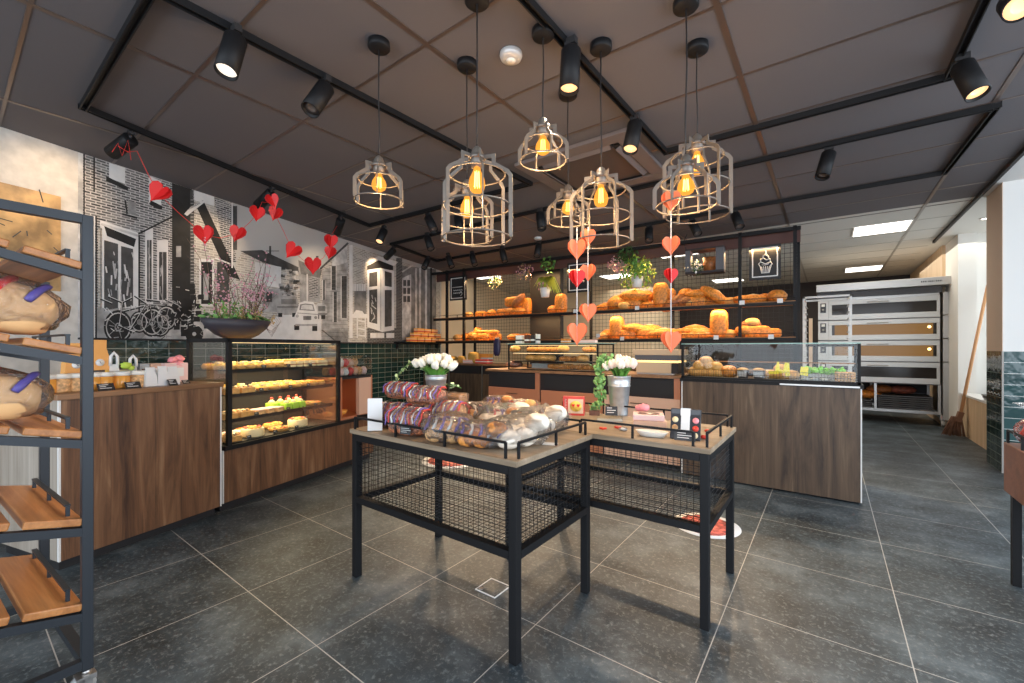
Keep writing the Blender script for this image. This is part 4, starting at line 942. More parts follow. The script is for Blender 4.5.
t = tl('orange_dish', 'small orange yellow packet right of the tall pouch', 'packet', -.30, LX(107, -.30), .898); MB().ell((0, 0, .05), (.022, .026, .05), 'cream_yellow', amp=.2, sc=3).build('body', t)
t = tl('long_carton', 'long pale carton lying behind the white gift bags', 'box', -.26, LX(134, -.26), .898); MB().box(-.05, .05, -.11, .11, 0, .085, 'pink_pale').box(-.052, .052, -.112, .112, .07, .09, 'paper_white').build('carton', t, bev=.002)
for k, (px, w, h, m, lab) in enumerate([(114, .06, .19, 'paper_white', 'white looped handle bag standing right of the orange pouch'), (133, .05, .17, 'paper_white', 'white looped handle bag with lime ribbon further right')]):
    t = gbag(lab, px, -.33, w, h*.7, m, 'handle_bag'); mb = MB().tube([(0, -.018, h*.66), (0, -.016, h*.95), (0, 0, h*1.08), (0, .016, h*.95), (0, .018, h*.66)], .009, 'paper_white', 6); mb.build('handle', t)
t = tl('ribbon', 'lime green ribbon bow between the two looped white bags', 'ribbon', -.31, LX(126, -.31), 1.01); MB().ell((0, 0, .012), (.015, .028, .02), 'lime', amp=.4, sc=4).ell((0, .03, -.005), (.01, .018, .014), 'lime', amp=.3).build('bow', t)
for k, (px, w, h, m, lab) in enumerate([(121, .085, .13, 'choc', 'dark brown box under the lime ribbon'), (141, .055, .13, 'grey_block', 'small grey box left of the pink pair behind the gift bags'), (153, .07, .13, 'copper_pale', 'small brown box behind the middle gift bag'), (173, .145, .13, 'pink_pale', 'white and pink patterned gift box at the right end of the counter')]):
    x = -.38 if k < 3 else -.34
    t = tl('gift_box', lab, 'box', x, LX(px, x), .898); MB().box(-.04, .04, -w/2, w/2, 0, h, m).build('carton', t, bev=.003)
    MB().box(.0405, .0415, -w*.3, w*.3, h*.3, h*.75, ['cream', 'choc', 'paper_white', 'paper_white'][k]).build('label', t)
t = tl('gift_bow', 'big pink ribbon bow on top of the patterned gift box', 'bow', -.34, LX(176, -.34), 1.028)
MB().ell((0, -.02, .022), (.018, .028, .02), 'pink', R3(.4), amp=.35, sc=3).ell((0, .025, .03), (.018, .028, .022), 'pink', R3(-.4), amp=.35, sc=3).ell((.03, 0, -.01), (.012, .035, .02), 'pink', amp=.35, sc=4).build('bow', t)
# second counter + display case
t = tl('display_case', 'glass pastry display case on a wood base at left, full of tarts and cakes', 'display case', 0, .03)
MB().box(-.62, -.045, 0, 1.56, .07, .42, 'black_matte').build('carcass', t)
MB().box(-.045, -.03, .004, 1.56, .06, .425, 'wood_counter').build('front_panel', t)
MB().box(-.045, -.025, -.002, .008, .06, .425, 'edge_white').build('edge_strip', t)
MB().box(-.60, -.07, .01, 1.55, 0, .07, 'black_matte').build('plinth', t)
MB().box(-.62, -.0, 0, 1.56, .425, .455, 'black_metal').build('base_frame', t)
fr = MB(); P_ = .028
for y in (.02, 1.04):
    fr.box(-.028, 0, y, y+P_, .455, 1.175, 'black_metal'); fr.box(-.44, -.44+P_, y, y+P_, .455, 1.175, 'black_metal')
for x0, x1, y0, y1 in ((-.028, 0, .02, 1.068), (-.44, -.412, .02, 1.068), (-.44, 0, .02, .048), (-.44, 0, 1.04, 1.068)): fr.box(x0, x1, y0, y1, 1.17, 1.198, 'black_metal')
fr.build('frame', t)
MB().box(-.012, -.007, .048, 1.04, .455, 1.17, 'pane').build('front_glass', t)
MB().box(-.44, -.436, .05, 1.04, .455, .985, 'black_matte').build('back_panel', t); MB().box(-.41, -.028, .030, .034, .455, 1.17, 'pane').build('side_glass', t); MB().box(-.41, -.028, 1.05, 1.054, .455, 1.17, 'pane').build('side_glass', t)  # back_panel: black sheet added to darken the view behind the shelves
MB().box(-.412, -.028, .048, 1.04, 1.183, 1.19, 'pane').build('top_glass', t)
SH = (.975, .80, .625)
for z in SH: MB().box(-.40, -.07, .05, 1.038, z-.010, z, 'black_metal').build('shelf', t)
MB().box(-.40, -.03, .05, 1.038, .456, .462, 'black_metal').build('shelf', t)
st = MB()
for z in (1.182,)+SH[:2]: st.box(-.085, -.078, .06, 1.03, z-.016, z-.012, 'strip_warm')
for z in SH: MB().box(-.072, -.062, .05, 1.038, z-.024, z+.002, 'black_metal').build('shelf_edge', t)
st.build('light_strip', t)
for z in (1.15, .95, .78, .60):
    l = bpy.data.lights.new('case_light', 'AREA'); l.shape = 'RECTANGLE'; l.size = .25; l.size_y = .9; l.energy = 3.6; l.color = (1, .74, .40)
    lo = bpy.data.objects.new('case_light', l); COL.objects.link(lo); lo.parent = t; lo.location = (-.22, .54, z)
# pastry prototypes
def proto(key, name, cat, parts):
    o = thing(name, 'pastry', cat)
    for nm, mb, bv in parts: mb.build(nm, o, bev=bv)
    PROTO[key] = (o, False)
def fruits(r, n, z, m, rr, sd):
    mb = MB(); r_ = random.Random(sd)
    for k in range(n):
        a = 2.4*k; q = r*math.sqrt((k+.3)/n); mb.ell((q*math.cos(a), q*math.sin(a), z), (rr*r_.uniform(.8, 1.1), rr, rr*.8), m[k % len(m)], None, 8, 5)
    return mb
proto('tart_yellow', 'cream_tart', 'tart', [('crust', MB().lathe([(.001, 0), (.030, 0), (.040, .022), (.036, .024), (.001, .020)], 'crust_pale', n=20, cap=False), 0), ('cream_filling', MB().ell((0, 0, .022), (.034, .034, .016), 'cream_yellow', amp=.15), 0), ('topping', fruits(.02, 6, .038, ['cream_yellow', 'cream'], .010, 1), 0)])
proto('tart_fruit', 'fruit_tart', 'tart', [('crust', MB().lathe([(.001, 0), (.030, 0), (.040, .022), (.036, .024), (.001, .020)], 'crust_pale', n=20, cap=False), 0), ('topping', fruits(.028, 11, .028, ['strawberry', 'peach', 'cream_yellow'], .010, 2), 0)])
proto('slice', 'cake_slice', 'cake', [('sponge', MB().plate([(-.045, -.022), (.045, -.022), (.045, .022), (-.045, .022)], 0, .035, 'cream'), .002), ('layer', MB().box(-.046, .046, -.023, .023, .012, .018, 'crust_dark'), 0), ('topping', fruits(.026, 6, .038, ['cream_yellow', 'cream', 'peach'], .011, 3), 0)])
proto('marzipan', 'green_petit_four', 'cake', [('block', MB().box(-.028, .028, -.026, .026, 0, .045, 'marzipan_green'), .006), ('cream_rosette', MB().lathe([(.018, 0), (.020, .006), (.012, .014), (.002, .024)], 'cream', (0, 0, .045), 14), 0), ('topping', MB().ell((0, 0, .072), (.009, .009, .008), 'strawberry'), 0)])
proto('gateau', 'cream_cake', 'cake', [('sponge', MB().lathe([(.001, 0), (.075, 0), (.078, .006), (.078, .055), (.070, .062), (.001, .062)], 'cream', n=32, cap=False), 0), ('topping', fruits(.06, 22, .066, ['strawberry', 'cream_yellow', 'peach', 'strawberry'], .011, 4), 0)])
proto('flan', 'fruit_flan', 'flan', [('crust', MB().lathe([(.001, 0), (.082, 0), (.095, .028), (.090, .032), (.085, .024), (.001, .022)], 'crust_pale', n=32, cap=False), 0), ('topping', fruits(.078, 34, .028, ['peach', 'strawberry', 'cream_yellow', 'choc'], .010, 5), 0)])
proto('square', 'glazed_slice', 'cake', [('base', MB().box(-.05, .05, -.03, .03, 0, .026, 'cookie'), .003), ('icing', MB().box(-.049, .049, -.029, .029, .026, .031, 'pink_pale'), .001)])
proto('traybake', 'crumble_cake', 'cake', [('base', MB().box(-.055, .055, -.045, .045, 0, .034, 'crust_pale'), .003), ('icing', fruits(.05, 20, .036, ['cream', 'crust_pale', 'choc'], .010, 8), 0)])
proto('tag', 'price_tag', 'price tag', [('card', MB().box(-.001, .001, -.018, .018, 0, .028, 'card_black', R3(0, -.3)), 0), ('lettering', MB().box(.0012, .002, -.012, .006, .018, .021, 'chalk', R3(0, -.3)), 0)])
SHN = {0: 'top shelf', 1: 'second shelf', 2: 'third shelf', 3: 'bottom shelf'}
def row(key, shelf, x, ys, what, grp, rz=0, sc=1., z=None):
    sc *= 1.18 if key not in ('gateau', 'flan') else 1.05
    zz = (SH+(.462,))[shelf] if z is None else z
    for k, y in enumerate(ys):
        put(key, LW(x, y, zz), RZL+rz+random.uniform(-.12, .12), '%s, %s, %s, pastry case' % (what, ordn(k, len(ys)) if len(ys) > 1 else 'on its own', SHN[shelf]), grp, sc)
def fy(a, b_, n): return [a+(b_-a)*k/(n-1) for k in range(n)]
row('tart_yellow', 0, -.11, [.13, .21, .29, .37], 'yellow cream tart in the front row', 'cream tarts in the pastry case')
row('tart_fruit', 0, -.11, [.46, .545], 'strawberry topped tart in the front row', 'fruit tarts in the pastry case')
row('tart_yellow', 0, -.20, fy(.12, .50, 5), 'yellow cream tart in the middle row', 'cream tarts in the pastry case', sc=1.05)
row('tart_fruit', 0, -.31, fy(.12, .46, 5), 'fruit topped tart in the back row', 'fruit tarts in the pastry case')
row('slice', 0, -.12, fy(.63, .98, 6), 'tall cream slice at the front right', 'cream slices in the pastry case', PI/2*0, 1.15)
row('slice', 0, -.26, fy(.60, .98, 6), 'pale cream slice in the back right row', 'cream slices in the pastry case', 0, 1.1)
row('traybake', 1, -.13, [.13, .25], 'fruit dotted crumble cake', 'crumble cakes in the pastry case')
row('tart_yellow', 1, -.30, fy(.14, .36, 3), 'cream tart behind the crumble cakes', 'cream tarts in the pastry case')
row('tart_yellow', 1, -.12, fy(.40, .72, 4), 'whipped cream tart in front', 'cream tarts in the pastry case')
row('tart_fruit', 1, -.24, [.82, .90, .98], 'red fruit tart behind the glazed ones', 'fruit tarts in the pastry case')
row('flan', 2, -.16, [.92], 'fruit flan at the right end', 'fruit flans', 0, .8)
row('slice', 1, -.25, fy(.45, .75, 5), 'cream slice behind the whipped tarts', 'cream slices in the pastry case')
row('tart_fruit', 1, -.13, fy(.82, .98, 3), 'orange glazed tart at the right', 'fruit tarts in the pastry case')
row('traybake', 2, -.13, [.12, .235], 'golden crumble cake', 'crumble cakes in the pastry case')
row('square', 2, -.12, [.35, .43, .51], 'pink iced slice', 'iced slices in the pastry case', .2)
row('marzipan', 2, -.20, fy(.55, .79, 4), 'green marzipan cube in the back row', 'green marzipan cubes', 0, 1.1)
row('marzipan', 2, -.12, fy(.62, .76, 3), 'green marzipan cube in the front row', 'green marzipan cubes')
row('traybake', 3, -.12, [.14], 'almond cake', 'crumble cakes in the pastry case'); row('square', 3, -.25, fy(.12, .3, 3), 'nut slice behind the almond cake', 'iced slices in the pastry case')
row('gateau', 3, -.13, [.33], 'round fruit topped cream cake', 'cream cakes', 0, .95); row('flan', 3, -.28, [.42], 'dark red berry flan at the back', 'fruit flans')
row('flan', 3, -.13, [.56], 'peach and cherry flan at the front', 'fruit flans', 0, .8)
row('gateau', 3, -.15, [.76], 'white cream cake with strawberries', 'cream cakes', 0, .95); row('tart_fruit', 3, -.30, [.60, .68, .92], 'small glazed tart towards the back', 'fruit tarts in the pastry case')
for k, (s_, y) in enumerate([(0, .36), (0, .58), (0, .80), (1, .34), (1, .60), (1, .78), (2, .30), (2, .58), (2, .86), (3, .24), (3, .46), (3, .66)]):
    n = [a for a in [(0, .36), (0, .58), (0, .80), (1, .34), (1, .60), (1, .78), (2, .30), (2, .58), (2, .86), (3, .24), (3, .46), (3, .66)] if a[0] == s_]
    put('tag', LW(-.045, y, (SH+(.462,))[s_]), RZL, 'small black price tag, %s one on the %s of the pastry case' % (('left', 'middle', 'right')[n.index((s_, y))], SHN[s_]), 'price tags in the pastry case')
# reflection of lettering in the case glass, built as solid mirrored letters
cu = bpy.data.curves.new('lettering_curve', 'FONT'); cu.body = 'van d'; cu.size = .115; cu.extrude = .0008; cu.shear = .35; cu.offset = .0015
tc_ = bpy.data.objects.new('lettering_curve', cu); COL.objects.link(tc_); bpy.context.view_layer.update()
me_ = bpy.data.meshes.new_from_object(tc_.evaluated_get(bpy.context.evaluated_depsgraph_get())); bpy.data.objects.remove(tc_); me_.materials.clear(); me_.materials.append(MATS['choc_pack'])
tx = bpy.data.objects.new('reflected_lettering', me_); COL.objects.link(tx); tx.parent = t
tx.matrix_local = Matrix.Translation((-.020, .93, .565)) @ Matrix(((0, 0, 1, 0), (-1, 0, 0, 0), (0, 1, 0, 0), (0, 0, 0, 1)))
MB().box(-.0235, -.0215, .58, 1.0, .555, .558, 'pane').build('reflected_lettering_strip', t)
# corner cabinet, candy bin
t = tl('corner_cabinet', 'copper coloured cabinet with an orange lit niche right of the pastry case', 'cabinet', -.03, 1.13, .455)
mb = MB().box(-.42, 0, 0, .02, 0, .40, 'copper').box(-.42, 0, .42, .44, 0, .40, 'copper').box(-.42, 0, .02, .42, .38, .40, 'black_matte').box(-.42, 0, .02, .42, 0, .02, 'copper').box(-.42, -.40, .02, .42, .02, .38, 'copper'); mb.build('shell', t)
MB().box(-.04, -.001, .25, .42, .02, .38, 'copper_pale').build('door', t)
lt = MB().box(-.38, -.12, .04, .24, .372, .379, 'strip_warm'); lt.build('light_strip', t)
o = tl('orange_bowl', 'bright orange bowl standing in the lit niche of the copper cabinet', 'bowl', -.16, 1.27, .476); MB().lathe([(.02, 0), (.05, .02), (.065, .05), (.06, .05), (.045, .022), (.001, .01)], 'peach', n=24, cap=False).build('body', o)
t = tl('candy_bin', 'clear bin of wrapped sweets on top of the copper cabinet', 'bin', -.03, 1.13, .856)
mb = MB().box(-.40, -.0, 0, .004, 0, .20, 'pane').box(-.40, 0, .436, .44, 0, .20, 'pane').box(-.004, 0, 0, .44, 0, .20, 'pane').box(-.40, -.396, 0, .44, 0, .20, 'pane'); mb.build('glass', t)
MB().box(-.40, 0, 0, .44, 0, .006, 'black_metal').build('base', t)
r_ = random.Random(4); cm = ['pink_pale', 'red_print', 'cookie', 'paper_white', 'copper_pale']
for k in range(30):
    o = tl('sweet_bag', 'small patterned bag of sweets piled in the clear bin on the copper cabinet', 'sweets', -.06-.09*(k % 3)-.02, 1.18+.064*((k//3) % 6), .864+.085*(k//18), r_.uniform(-.5, .5), 'sweet bags in the corner bin')
    MB().ell((0, 0, .04), (.034, .030, .04), cm[k % 5], amp=.3, sc=4, seed=k).build('packet', o)
# planter with blossom branches on the case
t = tl('planter_bowl', 'wide dark boat shaped planter bowl on top of the pastry case', 'planter', -.20, .26, 1.199)
MB().lathe([(.001, 0), (.10, 0), (.17, .03), (.24, .085), (.275, .14), (.265, .14), (.22, .09), (.15, .06), (.001, .055)], 'planter', n=40, sx=.60, sy=.92, cap=False).build('bowl', t)
t = tl('blossom_arrangement', 'tall pink blossom branches over green and dried plants in the dark bowl', 'plant', -.20, .26, 1.30)
r_ = random.Random(12); bl = MB(); bs_ = []
for k in range(26):
    a = r_.uniform(0, 6.28); h = r_.uniform(.25, .66); sp_ = r_.uniform(.03, .25); p0 = V((.05*math.cos(a), .12*math.sin(a), -.03)); pts = [p0]
    for j in range(1, 6): f = j/5; pts.append(p0+V((sp_*.5*math.cos(a)*f**1.3+r_.gauss(0, .012), sp_*math.sin(a)*f**1.3+r_.gauss(0, .018), h*f)))
    bl.tube(pts, [.0035, .003, .0026, .002, .0016, .001], 'stem_brown', 5); bs_.append(pts)
    for j in (2, 3):
        q = pts[j]; e = q+V((r_.gauss(0, .04), r_.gauss(0, .06), r_.uniform(.05, .12))); bl.tube([q, q.lerp(e, .5)+V((0, .008, 0)), e], [.002, .0015, .001], 'stem_brown', 4); bs_.append([q, q, e, e])
bl.build('branches', t)
mb = MB()
for k in range(430):
    b_ = r_.choice(bs_); i = r_.randrange(1, len(b_)-1) if r_.random() < .75 else len(b_)-2; c = b_[i].lerp(b_[i+1], r_.random())+V([r_.gauss(0, .008) for _ in range(3)]); s_ = r_.uniform(.004, .0085)
    mb.ell(c, (s_, s_, s_*.7), 'blossom', R3(r_.random()*3, r_.random()*3, 0), 6, 4)
mb.build('blossoms', t)
mb = MB()
for k in range(60):
    a = r_.uniform(0, 6.28); q = r_.uniform(.03, .24); p0 = V((q*.5*math.cos(a), q*math.sin(a), .0)); e = p0+V((r_.gauss(0, .05), r_.gauss(0, .06), r_.uniform(.05, .19)))
    mb.tube([p0, p0.lerp(e, .5)+V((.006, .006, 0)), e], [.0016, .0013, .0008], 'dried', 4)
    for j in range(5): mb.ell(p0.lerp(e, .5+.12*j)+V([r_.gauss(0, .01) for _ in range(3)]), (.010, .007, .004), 'dried' if a < 3.6 else 'leaf', R3(r_.random()*6, r_.random()*6), 6, 4)
mb.build('dried_flowers', t)
mb = MB()
for k in range(90):
    a = r_.uniform(0, 6.28); q = r_.uniform(.08, .25); M = R3(r_.uniform(-.9, .9), r_.uniform(-.9, .9), a)
    mb.ell((q*.55*math.cos(a), q*math.sin(a), r_.uniform(.015, .07)), (.026, .015, .003), 'leaf_hedge' if k % 3 else 'leaf_dark', M, 8, 4)
mb.build('leaves', t)
mb = MB()
for k in range(6): mb.tube([(0, .2, 0), (0, .27+.01*k, .02+.02*k), (.02, .30+.012*k, .01*k), (0, .29, -.03-.01*k), (0, .24, -.01)], .0011, 'stem_brown', 4)
mb.build('curly_twigs', t)
# ================================================================ BREAD RACK (left foreground)
RA = V((-1.944, .300, 0)); RR = math.radians(3.2)      # local -x: deeper, local -y: towards the camera, origin at the right front post
def RP(x, y, z): return RA+V((x*math.cos(RR)-y*math.sin(RR), x*math.sin(RR)+y*math.cos(RR), z))
t = thing('bread_rack', 'black steel wheeled bread rack with slanted wooden shelves at the left edge', 'rack', RA, RR)
DX, DY, q = -.62, -.70, .028
for x, y, zt_ in ((0, 0, 1.565), (DX, 0, 1.40), (0, DY, 1.565), (DX, DY, 1.58)): MB().box(x-q, x, y-q, y, .075, zt_, 'rack_metal').build('post', t, bev=.002)
MB().box(-q, 0, DY, -q, 1.537, 1.565, 'rack_metal').build('frame_rail', t)
for a_ in ((-q, 0, DY, -q), (DX-q, DX, DY, -q), (DX, -q, -q, 0), (DX, -q, DY-q, DY)): MB().box(*a_, .085, .085+q, 'rack_metal').build('frame_rail', t)
SL = .249
for zr in (1.355, 1.077, .805, .520, .243):
    for x in (-q/2, DX-q/2): MB().bar((x, -q*.5, zr+.008), (x, DY, zr+.008-SL*DY), .026, 'rack_metal').build('shelf_rail', t)
    for (ya, yb) in ((-.025, -.155), (-.18, -.31), (-.335, -.465), (-.49, -.62)):
        an = math.atan(SL); yc = (ya+yb)/2; M = R3(-an); Lb = abs(yb-ya)/2/math.cos(an)*.985
        b_ = MB().box(DX+.0, -.004, -Lb, Lb, -.012, .012, 'rack_board', M, (0, yc, zr+.036-SL*yc)); b_.build('shelf_board', t, bev=.004)
    g = MB(); yg = -.052; zg = zr+.048-SL*yg
    g.bar((DX+.06, yg, zg+.035), (-.05, yg, zg+.035), .014, 'rack_metal', .006)
    for x in (DX+.06, (DX)/2, -.05): g.bar((x, yg, zg), (x, yg, zg+.035), .010, 'rack_metal')
    g.build('guard_rail', t)
for x in (-.014, DX-.014):
    for y in (-.014, DY-.014):
        c = MB().cyl((x, y, .075), (x, y, .06), .012, 'steel', 10).box(x-.022, x+.022, y-.028, y+.02, .045, .062, 'steel').box(x-.022, x-.018, y-.028, y+.01, .018, .055, 'steel').box(x+.018, x+.022, y-.028, y+.01, .018, .055, 'steel'); cc = c.build('caster', t)
        MB().cyl((x-.013, y-.010, .031), (x+.013, y-.010, .031), .031, 'rubber', 20).build('wheel', cc)
def rloaf(label, x, y, zr, L, W_, Hh, m, rz, pr):
    an = -math.atan(SL); z = zr+.050-SL*y
    t = wraploaf('bagged_loaf', label, RP(x, y, z), RR+rz, L, W_, Hh, m, int(zr*100), printc=None)
    t.rotation_euler = Matrix(R3(0, 0, RR) @ R3(an) @ R3(0, 0, rz)).to_euler()
    r_ = random.Random(int(zr*10)); mb = MB()
    for k, (f, mm) in enumerate(pr):
        pts = []
        for j in range(7):
            a = .25+j*.2; pts.append((f*L+.012*j*.6, -math.cos(a)*W_*.5*.97, Hh*.5+math.sin(a)*Hh*.5*1.0))
        mb = MB().tube(pts, [.010, .012, .012, .011, .011, .010, .009], mm, 6); mb.build('printed_band', t)
    return t
rloaf('large pale loaf in clear bag, red and blue bands, upper rack shelf', -.11, -.285, 1.077, .44, .20, .175, 'loaf_pale', PI/2-.0, ((.10, 'heart_red'), (.27, 'blue_print')))
rloaf('large pale loaf in clear bag with blue band, rack shelf below the first', -.12, -.315, .805, .44, .19, .16, 'loaf_pale', PI/2, ((.10, 'heart_red'), (.29, 'blue_print')))
o = thing('bagged_loaf', 'bagged loaf cut off by the picture edge behind the upper large one on the rack', 'bread', RP(-.34, -.30, 1.077+.052+SL*.30), RR); MB().ell((0, 0, .07), (.08, .15, .065), 'crust', None, 18, 12, .05, 3, 3, None, .7).build('loaf', o); MB().ell((0, 0, .073), (.09, .165, .075), 'film', None, 20, 12, .1, 4, 3, None, .75).build('bag', o)
a = RP(-.43, -.05, 1.355+.055+SL*.05); o = thing('bag_clip', 'grey bag clip on the topmost slanted shelf', 'clip', a, RR); MB().box(-.012, .012, -.03, .03, 0, .02, 'grey_block', R3(.4)).build('body', o)
# small display stand cut by the right edge
p0 = V((.70, 2.66, 0))
t = thing('display_stand', 'small brown wooden display stand cut by the right picture edge', 'display stand', p0)
MB().box(-.02, .5, -.0, .42, .44, .675, 'brown_box').build('crate', t, bev=.004)
for x, y in ((.0, .0), (.46, .0), (0, .38), (.46, .38)): MB().box(x, x+.03, y, y+.03, 0, .44, 'black_metal').build('leg', t)
mb = MB().bar((-.01, .01, .735), (-.01, .40, .735), .009, 'black_metal').bar((-.01, .01, .735), (.48, .01, .735), .009, 'black_metal')
for x, y in ((-.01, .01), (-.01, .21), (-.01, .40), (.24, .01), (.48, .01)): mb.bar((x, y, .675), (x, y, .735), .009, 'black_metal')
mb.build('guard_rail', t)
o = thing('flower_bag', 'red and orange packed sweets in crinkled clear wrap on the right-hand stand', 'packet', p0+V((.06, .30, .675)))
MB().ell((0, 0, .06), (.06, .06, .06), 'strawberry', amp=.3, sc=4).ell((.03, -.03, .07), (.03, .03, .03), 'peach').ell((-.02, -.035, .05), (.02, .02, .02), 'paper_white').build('contents', o); MB().ell((0, 0, .07), (.075, .075, .075), 'film', amp=.25, sc=5).lathe([(.03, .13), (.015, .15), (.07, .20), (.08, .20)], 'film', n=12, cap=False).build('wrap', o)
# ================================================================ SERVING LINE AT THE BACK
YC = 3.96
t = thing('service_counter', 'grey brown wood panelled service counter on the right with glass case above', 'counter', (-1.06, YC, 0))
MB().box(.02, 1.23, .03, .62, .05, .83, 'wood_end').build('carcass', t)
MB().box(.012, 1.244, 0, .03, .012, .835, 'wood_counter_x').build('front_panel', t)
MB().box(1.232, 1.252, .002, .62, .012, .835, 'edge_white').box(0, .012, .002, .06, .012, .835, 'edge_white').build('edge_strip', t)
MB().box(.02, 1.22, .05, .60, 0, .05, 'black_matte').build('plinth', t)
MB().box(-.01, 1.262, -.012, .64, .835, .862, 'black_metal').build('worktop', t)
MB().box(.75, 1.24, -.02, -.012, .84, .852, 'steel').build('handle_strip', t)
ct = thing('glass_case', 'long low glass case of filled rolls on the right-hand counter', 'display case', (-1.06, YC, .862))
CH_ = .30; fr = MB()
for x in (0, 1.226): fr.box(x, x+.02, 0, .02, 0, CH_, 'black_metal').box(x, x+.02, .50, .52, 0, CH_, 'black_metal').box(x, x+.02, .02, .50, CH_-.02, CH_, 'black_metal').box(x, x+.02, .02, .50, 0, .02, 'black_metal')
fr.box(0, 1.246, 0, .02, 0, .018, 'black_metal'); fr.box(.9, 1.246, .50, .52, CH_-.02, CH_, 'black_metal'); fr.build('frame', ct)
MB().box(.02, 1.226, .006, .011, .018, CH_, 'pane').build('front_glass', ct); MB().box(.008, .012, .02, .5, .02, CH_-.02, 'pane').build('side_glass', ct); MB().box(1.234, 1.238, .02, .5, .02, CH_-.02, 'pane').build('side_glass', ct)
MB().box(0, 1.246, 0, .40, CH_, CH_+.008, 'pane').box(0, 1.246, -.001, .004, CH_, CH_+.008, 'glass_edge').build('top_glass', ct) if mat('glass_edge', (.25, .42, .36), .2) else 0
MB().box(.02, 1.226, .25, .42, .145, .150, 'pane').box(.02, 1.226, .25, .254, .143, .152, 'shelf_edge').build('glass_shelf', ct)
def C(px, py, dy): q = PY(px, py, YC+dy); return q
cz = .868
# rear mid counter
t = thing('back_counter', 'low back counter in the middle with copper panels and dark recessed drawers', 'counter', (-3.35, 4.0, 0))
MB().box(0, 2.27, .02, .60, .06, .85, 'rear_dark').build('carcass', t)
MB().box(-.02, 2.28, -.02, .62, .85, .875, 'wood_top').build('worktop', t)
MB().box(.02, 2.25, .05, .58, 0, .06, 'black_matte').build('plinth', t)
for k in range(3):
    x0 = .01+.76*k; x1 = x0+.74
    MB().box(x0, x1, 0, .018, .06, .66, 'copper' if k < 2 else 'copper_pale').build('panel_door', t, bev=.002)
    MB().box(x0+.04, x1-.06, .008, .022, .69, .83, 'black_matte').build('drawer_recess', t)
    MB().box(x1-.055, x1, -.001, .018, .66, .85, 'copper').build('stile', t)
    MB().tube([(x0+.28, -.012, .60), (x0+.36, -.03, .60), (x0+.44, -.012, .60)], .004, 'black_metal', 6).build('handle', t)
# center glass case on it
gx0, gx1 = PY(508, 350, 4.05).x, PY(598, 350, 4.05).x; GW = gx1-gx0; GZ = .875; GH = .30
ct2 = thing('glass_case', 'glass case with three levels of golden pastries on the middle counter', 'display case', (gx0, 4.05, GZ))
fr = MB()
for x in (0, GW-.015):
    for y in (0, .40): fr.box(x, x+.015, y, y+.015, 0, GH, 'black_metal')
for z in (0, GH-.012):
    for y in (0, .40): fr.box(.015, GW-.015, y, y+.015, z, z+.012, 'black_metal')
fr.build('frame', ct2)
MB().box(.015, GW-.015, .004, .008, .012, GH-.012, 'pane').build('front_glass', ct2); MB().box(-.02, GW+.02, -.02, .43, GH, GH+.008, 'glass_edge').build('top_glass', ct2)
for z in (.10, .205): MB().box(.015, GW-.015, .05, .40, z-.006, z, 'black_metal').build('shelf', ct2)
MB().box(.04, GW-.04, .06, .075, GH-.018, GH-.012, 'strip_warm').box(.04, GW-.04, .055, .07, .190, .196, 'strip_warm').build('light_strip', ct2)
l = bpy.data.lights.new('case_light', 'AREA'); l.shape = 'RECTANGLE'; l.size = 1.2; l.size_y = .3; l.energy = 3; l.color = (1, .66, .32); lo = bpy.data.objects.new('case_light', l); COL.objects.link(lo); lo.parent = ct2; lo.location = (GW/2, .22, GH-.02)
# rear run of cabinets under the bread wall
PR, PD = V((-.275, 6.12, 0)), V((-.99745, -.07155, 0))          # bread wall: right end and direction to the left
PN = V((PD.y, -PD.x, 0))*1.0
if PN.y > 0: PN = -PN                                            # towards the room
PROT = math.atan2(-PD.y, -PD.x)
def BW(s, n, z): return PR+PD*s+PN*n+V((0, 0, z))
def BS(px, py, n):
    a = PR+PN*n; r = ray(px, py); det = -r.x*PD.y+PD.x*r.y; t_ = (-a.x*PD.y+PD.x*a.y)/det; u = (r.x*a.y-r.y*a.x)/det
    return u, CH+r.z*t_
t = thing('wall_cabinets', 'dark brown cabinet run below the bread shelves at the back', 'cabinet', BW(5.75, .52, 0), PROT)
MB().box(0, 5.7, .02, .50, .06, .84, 'rear_dark').build('carcass', t)
MB().box(-.02, 5.72, -.02, .52, .84, .87, 'wood_top').build('worktop', t)
MB().box(0, 5.7, .05, .5, 0, .06, 'black_matte').build('plinth', t)
for k in range(8):
    x0 = .01+.711*k; MB().box(x0, x0+.69, 0, .018, .07, .70, 'wood_counter_x').build('door', t); MB().box(x0+.03, x0+.66, .006, .02, .71, .82, 'black_matte').build('drawer_recess', t)
    MB().box(x0+.692, x0+.708, -.004, .01, .06, .84, 'steel').build('stile', t)
# ---------------------------------------------------------------- bread wall
t = thing('bread_wall', 'black steel and wire mesh shelving wall for bread, closing off the bakery behind', 'shelving', BW(5.62, 0, 0), PROT)
def bx_(px): return 5.62-BS(px, 348, 0)[0]
WL = 5.62; zt = 2.52
for px in (447, 475, 591, 673, 740, 795):
    x = bx_(px); MB().box(x-.018, x+.018, -.018, .018, .87, zt, 'black_metal').build('post', t)
for px in (447, 464, 740, 795):
    x = 5.62-BS(px, 348, .32)[0]; MB().box(x-.018, x+.018, -.34, -.30, .87, zt, 'black_metal').build('post', t)
xe = WL; MB().box(xe-.03, xe, -.02, .02, 0, zt+.02, 'black_metal').build('post', t)
MB().box(.0, xe, -.02, .02, zt-.02, zt+.02, 'black_metal').box(0, xe, -.34, -.30, zt-.05, zt-.01, 'black_metal').build('top_rail', t)
MB().box(.0, xe, -.20, -.17, zt-.16, zt-.02, 'board_red').build('fascia', t) if mat('board_red', (.09, .035, .028), .6) else 0
cz0, cz1 = bx_(533), bx_(563); MB().box(cz0, cz1, -.10, .02, .87, zt, 'column_dark').build('column_panel', t)
U1, U2 = 1.665, 1.255
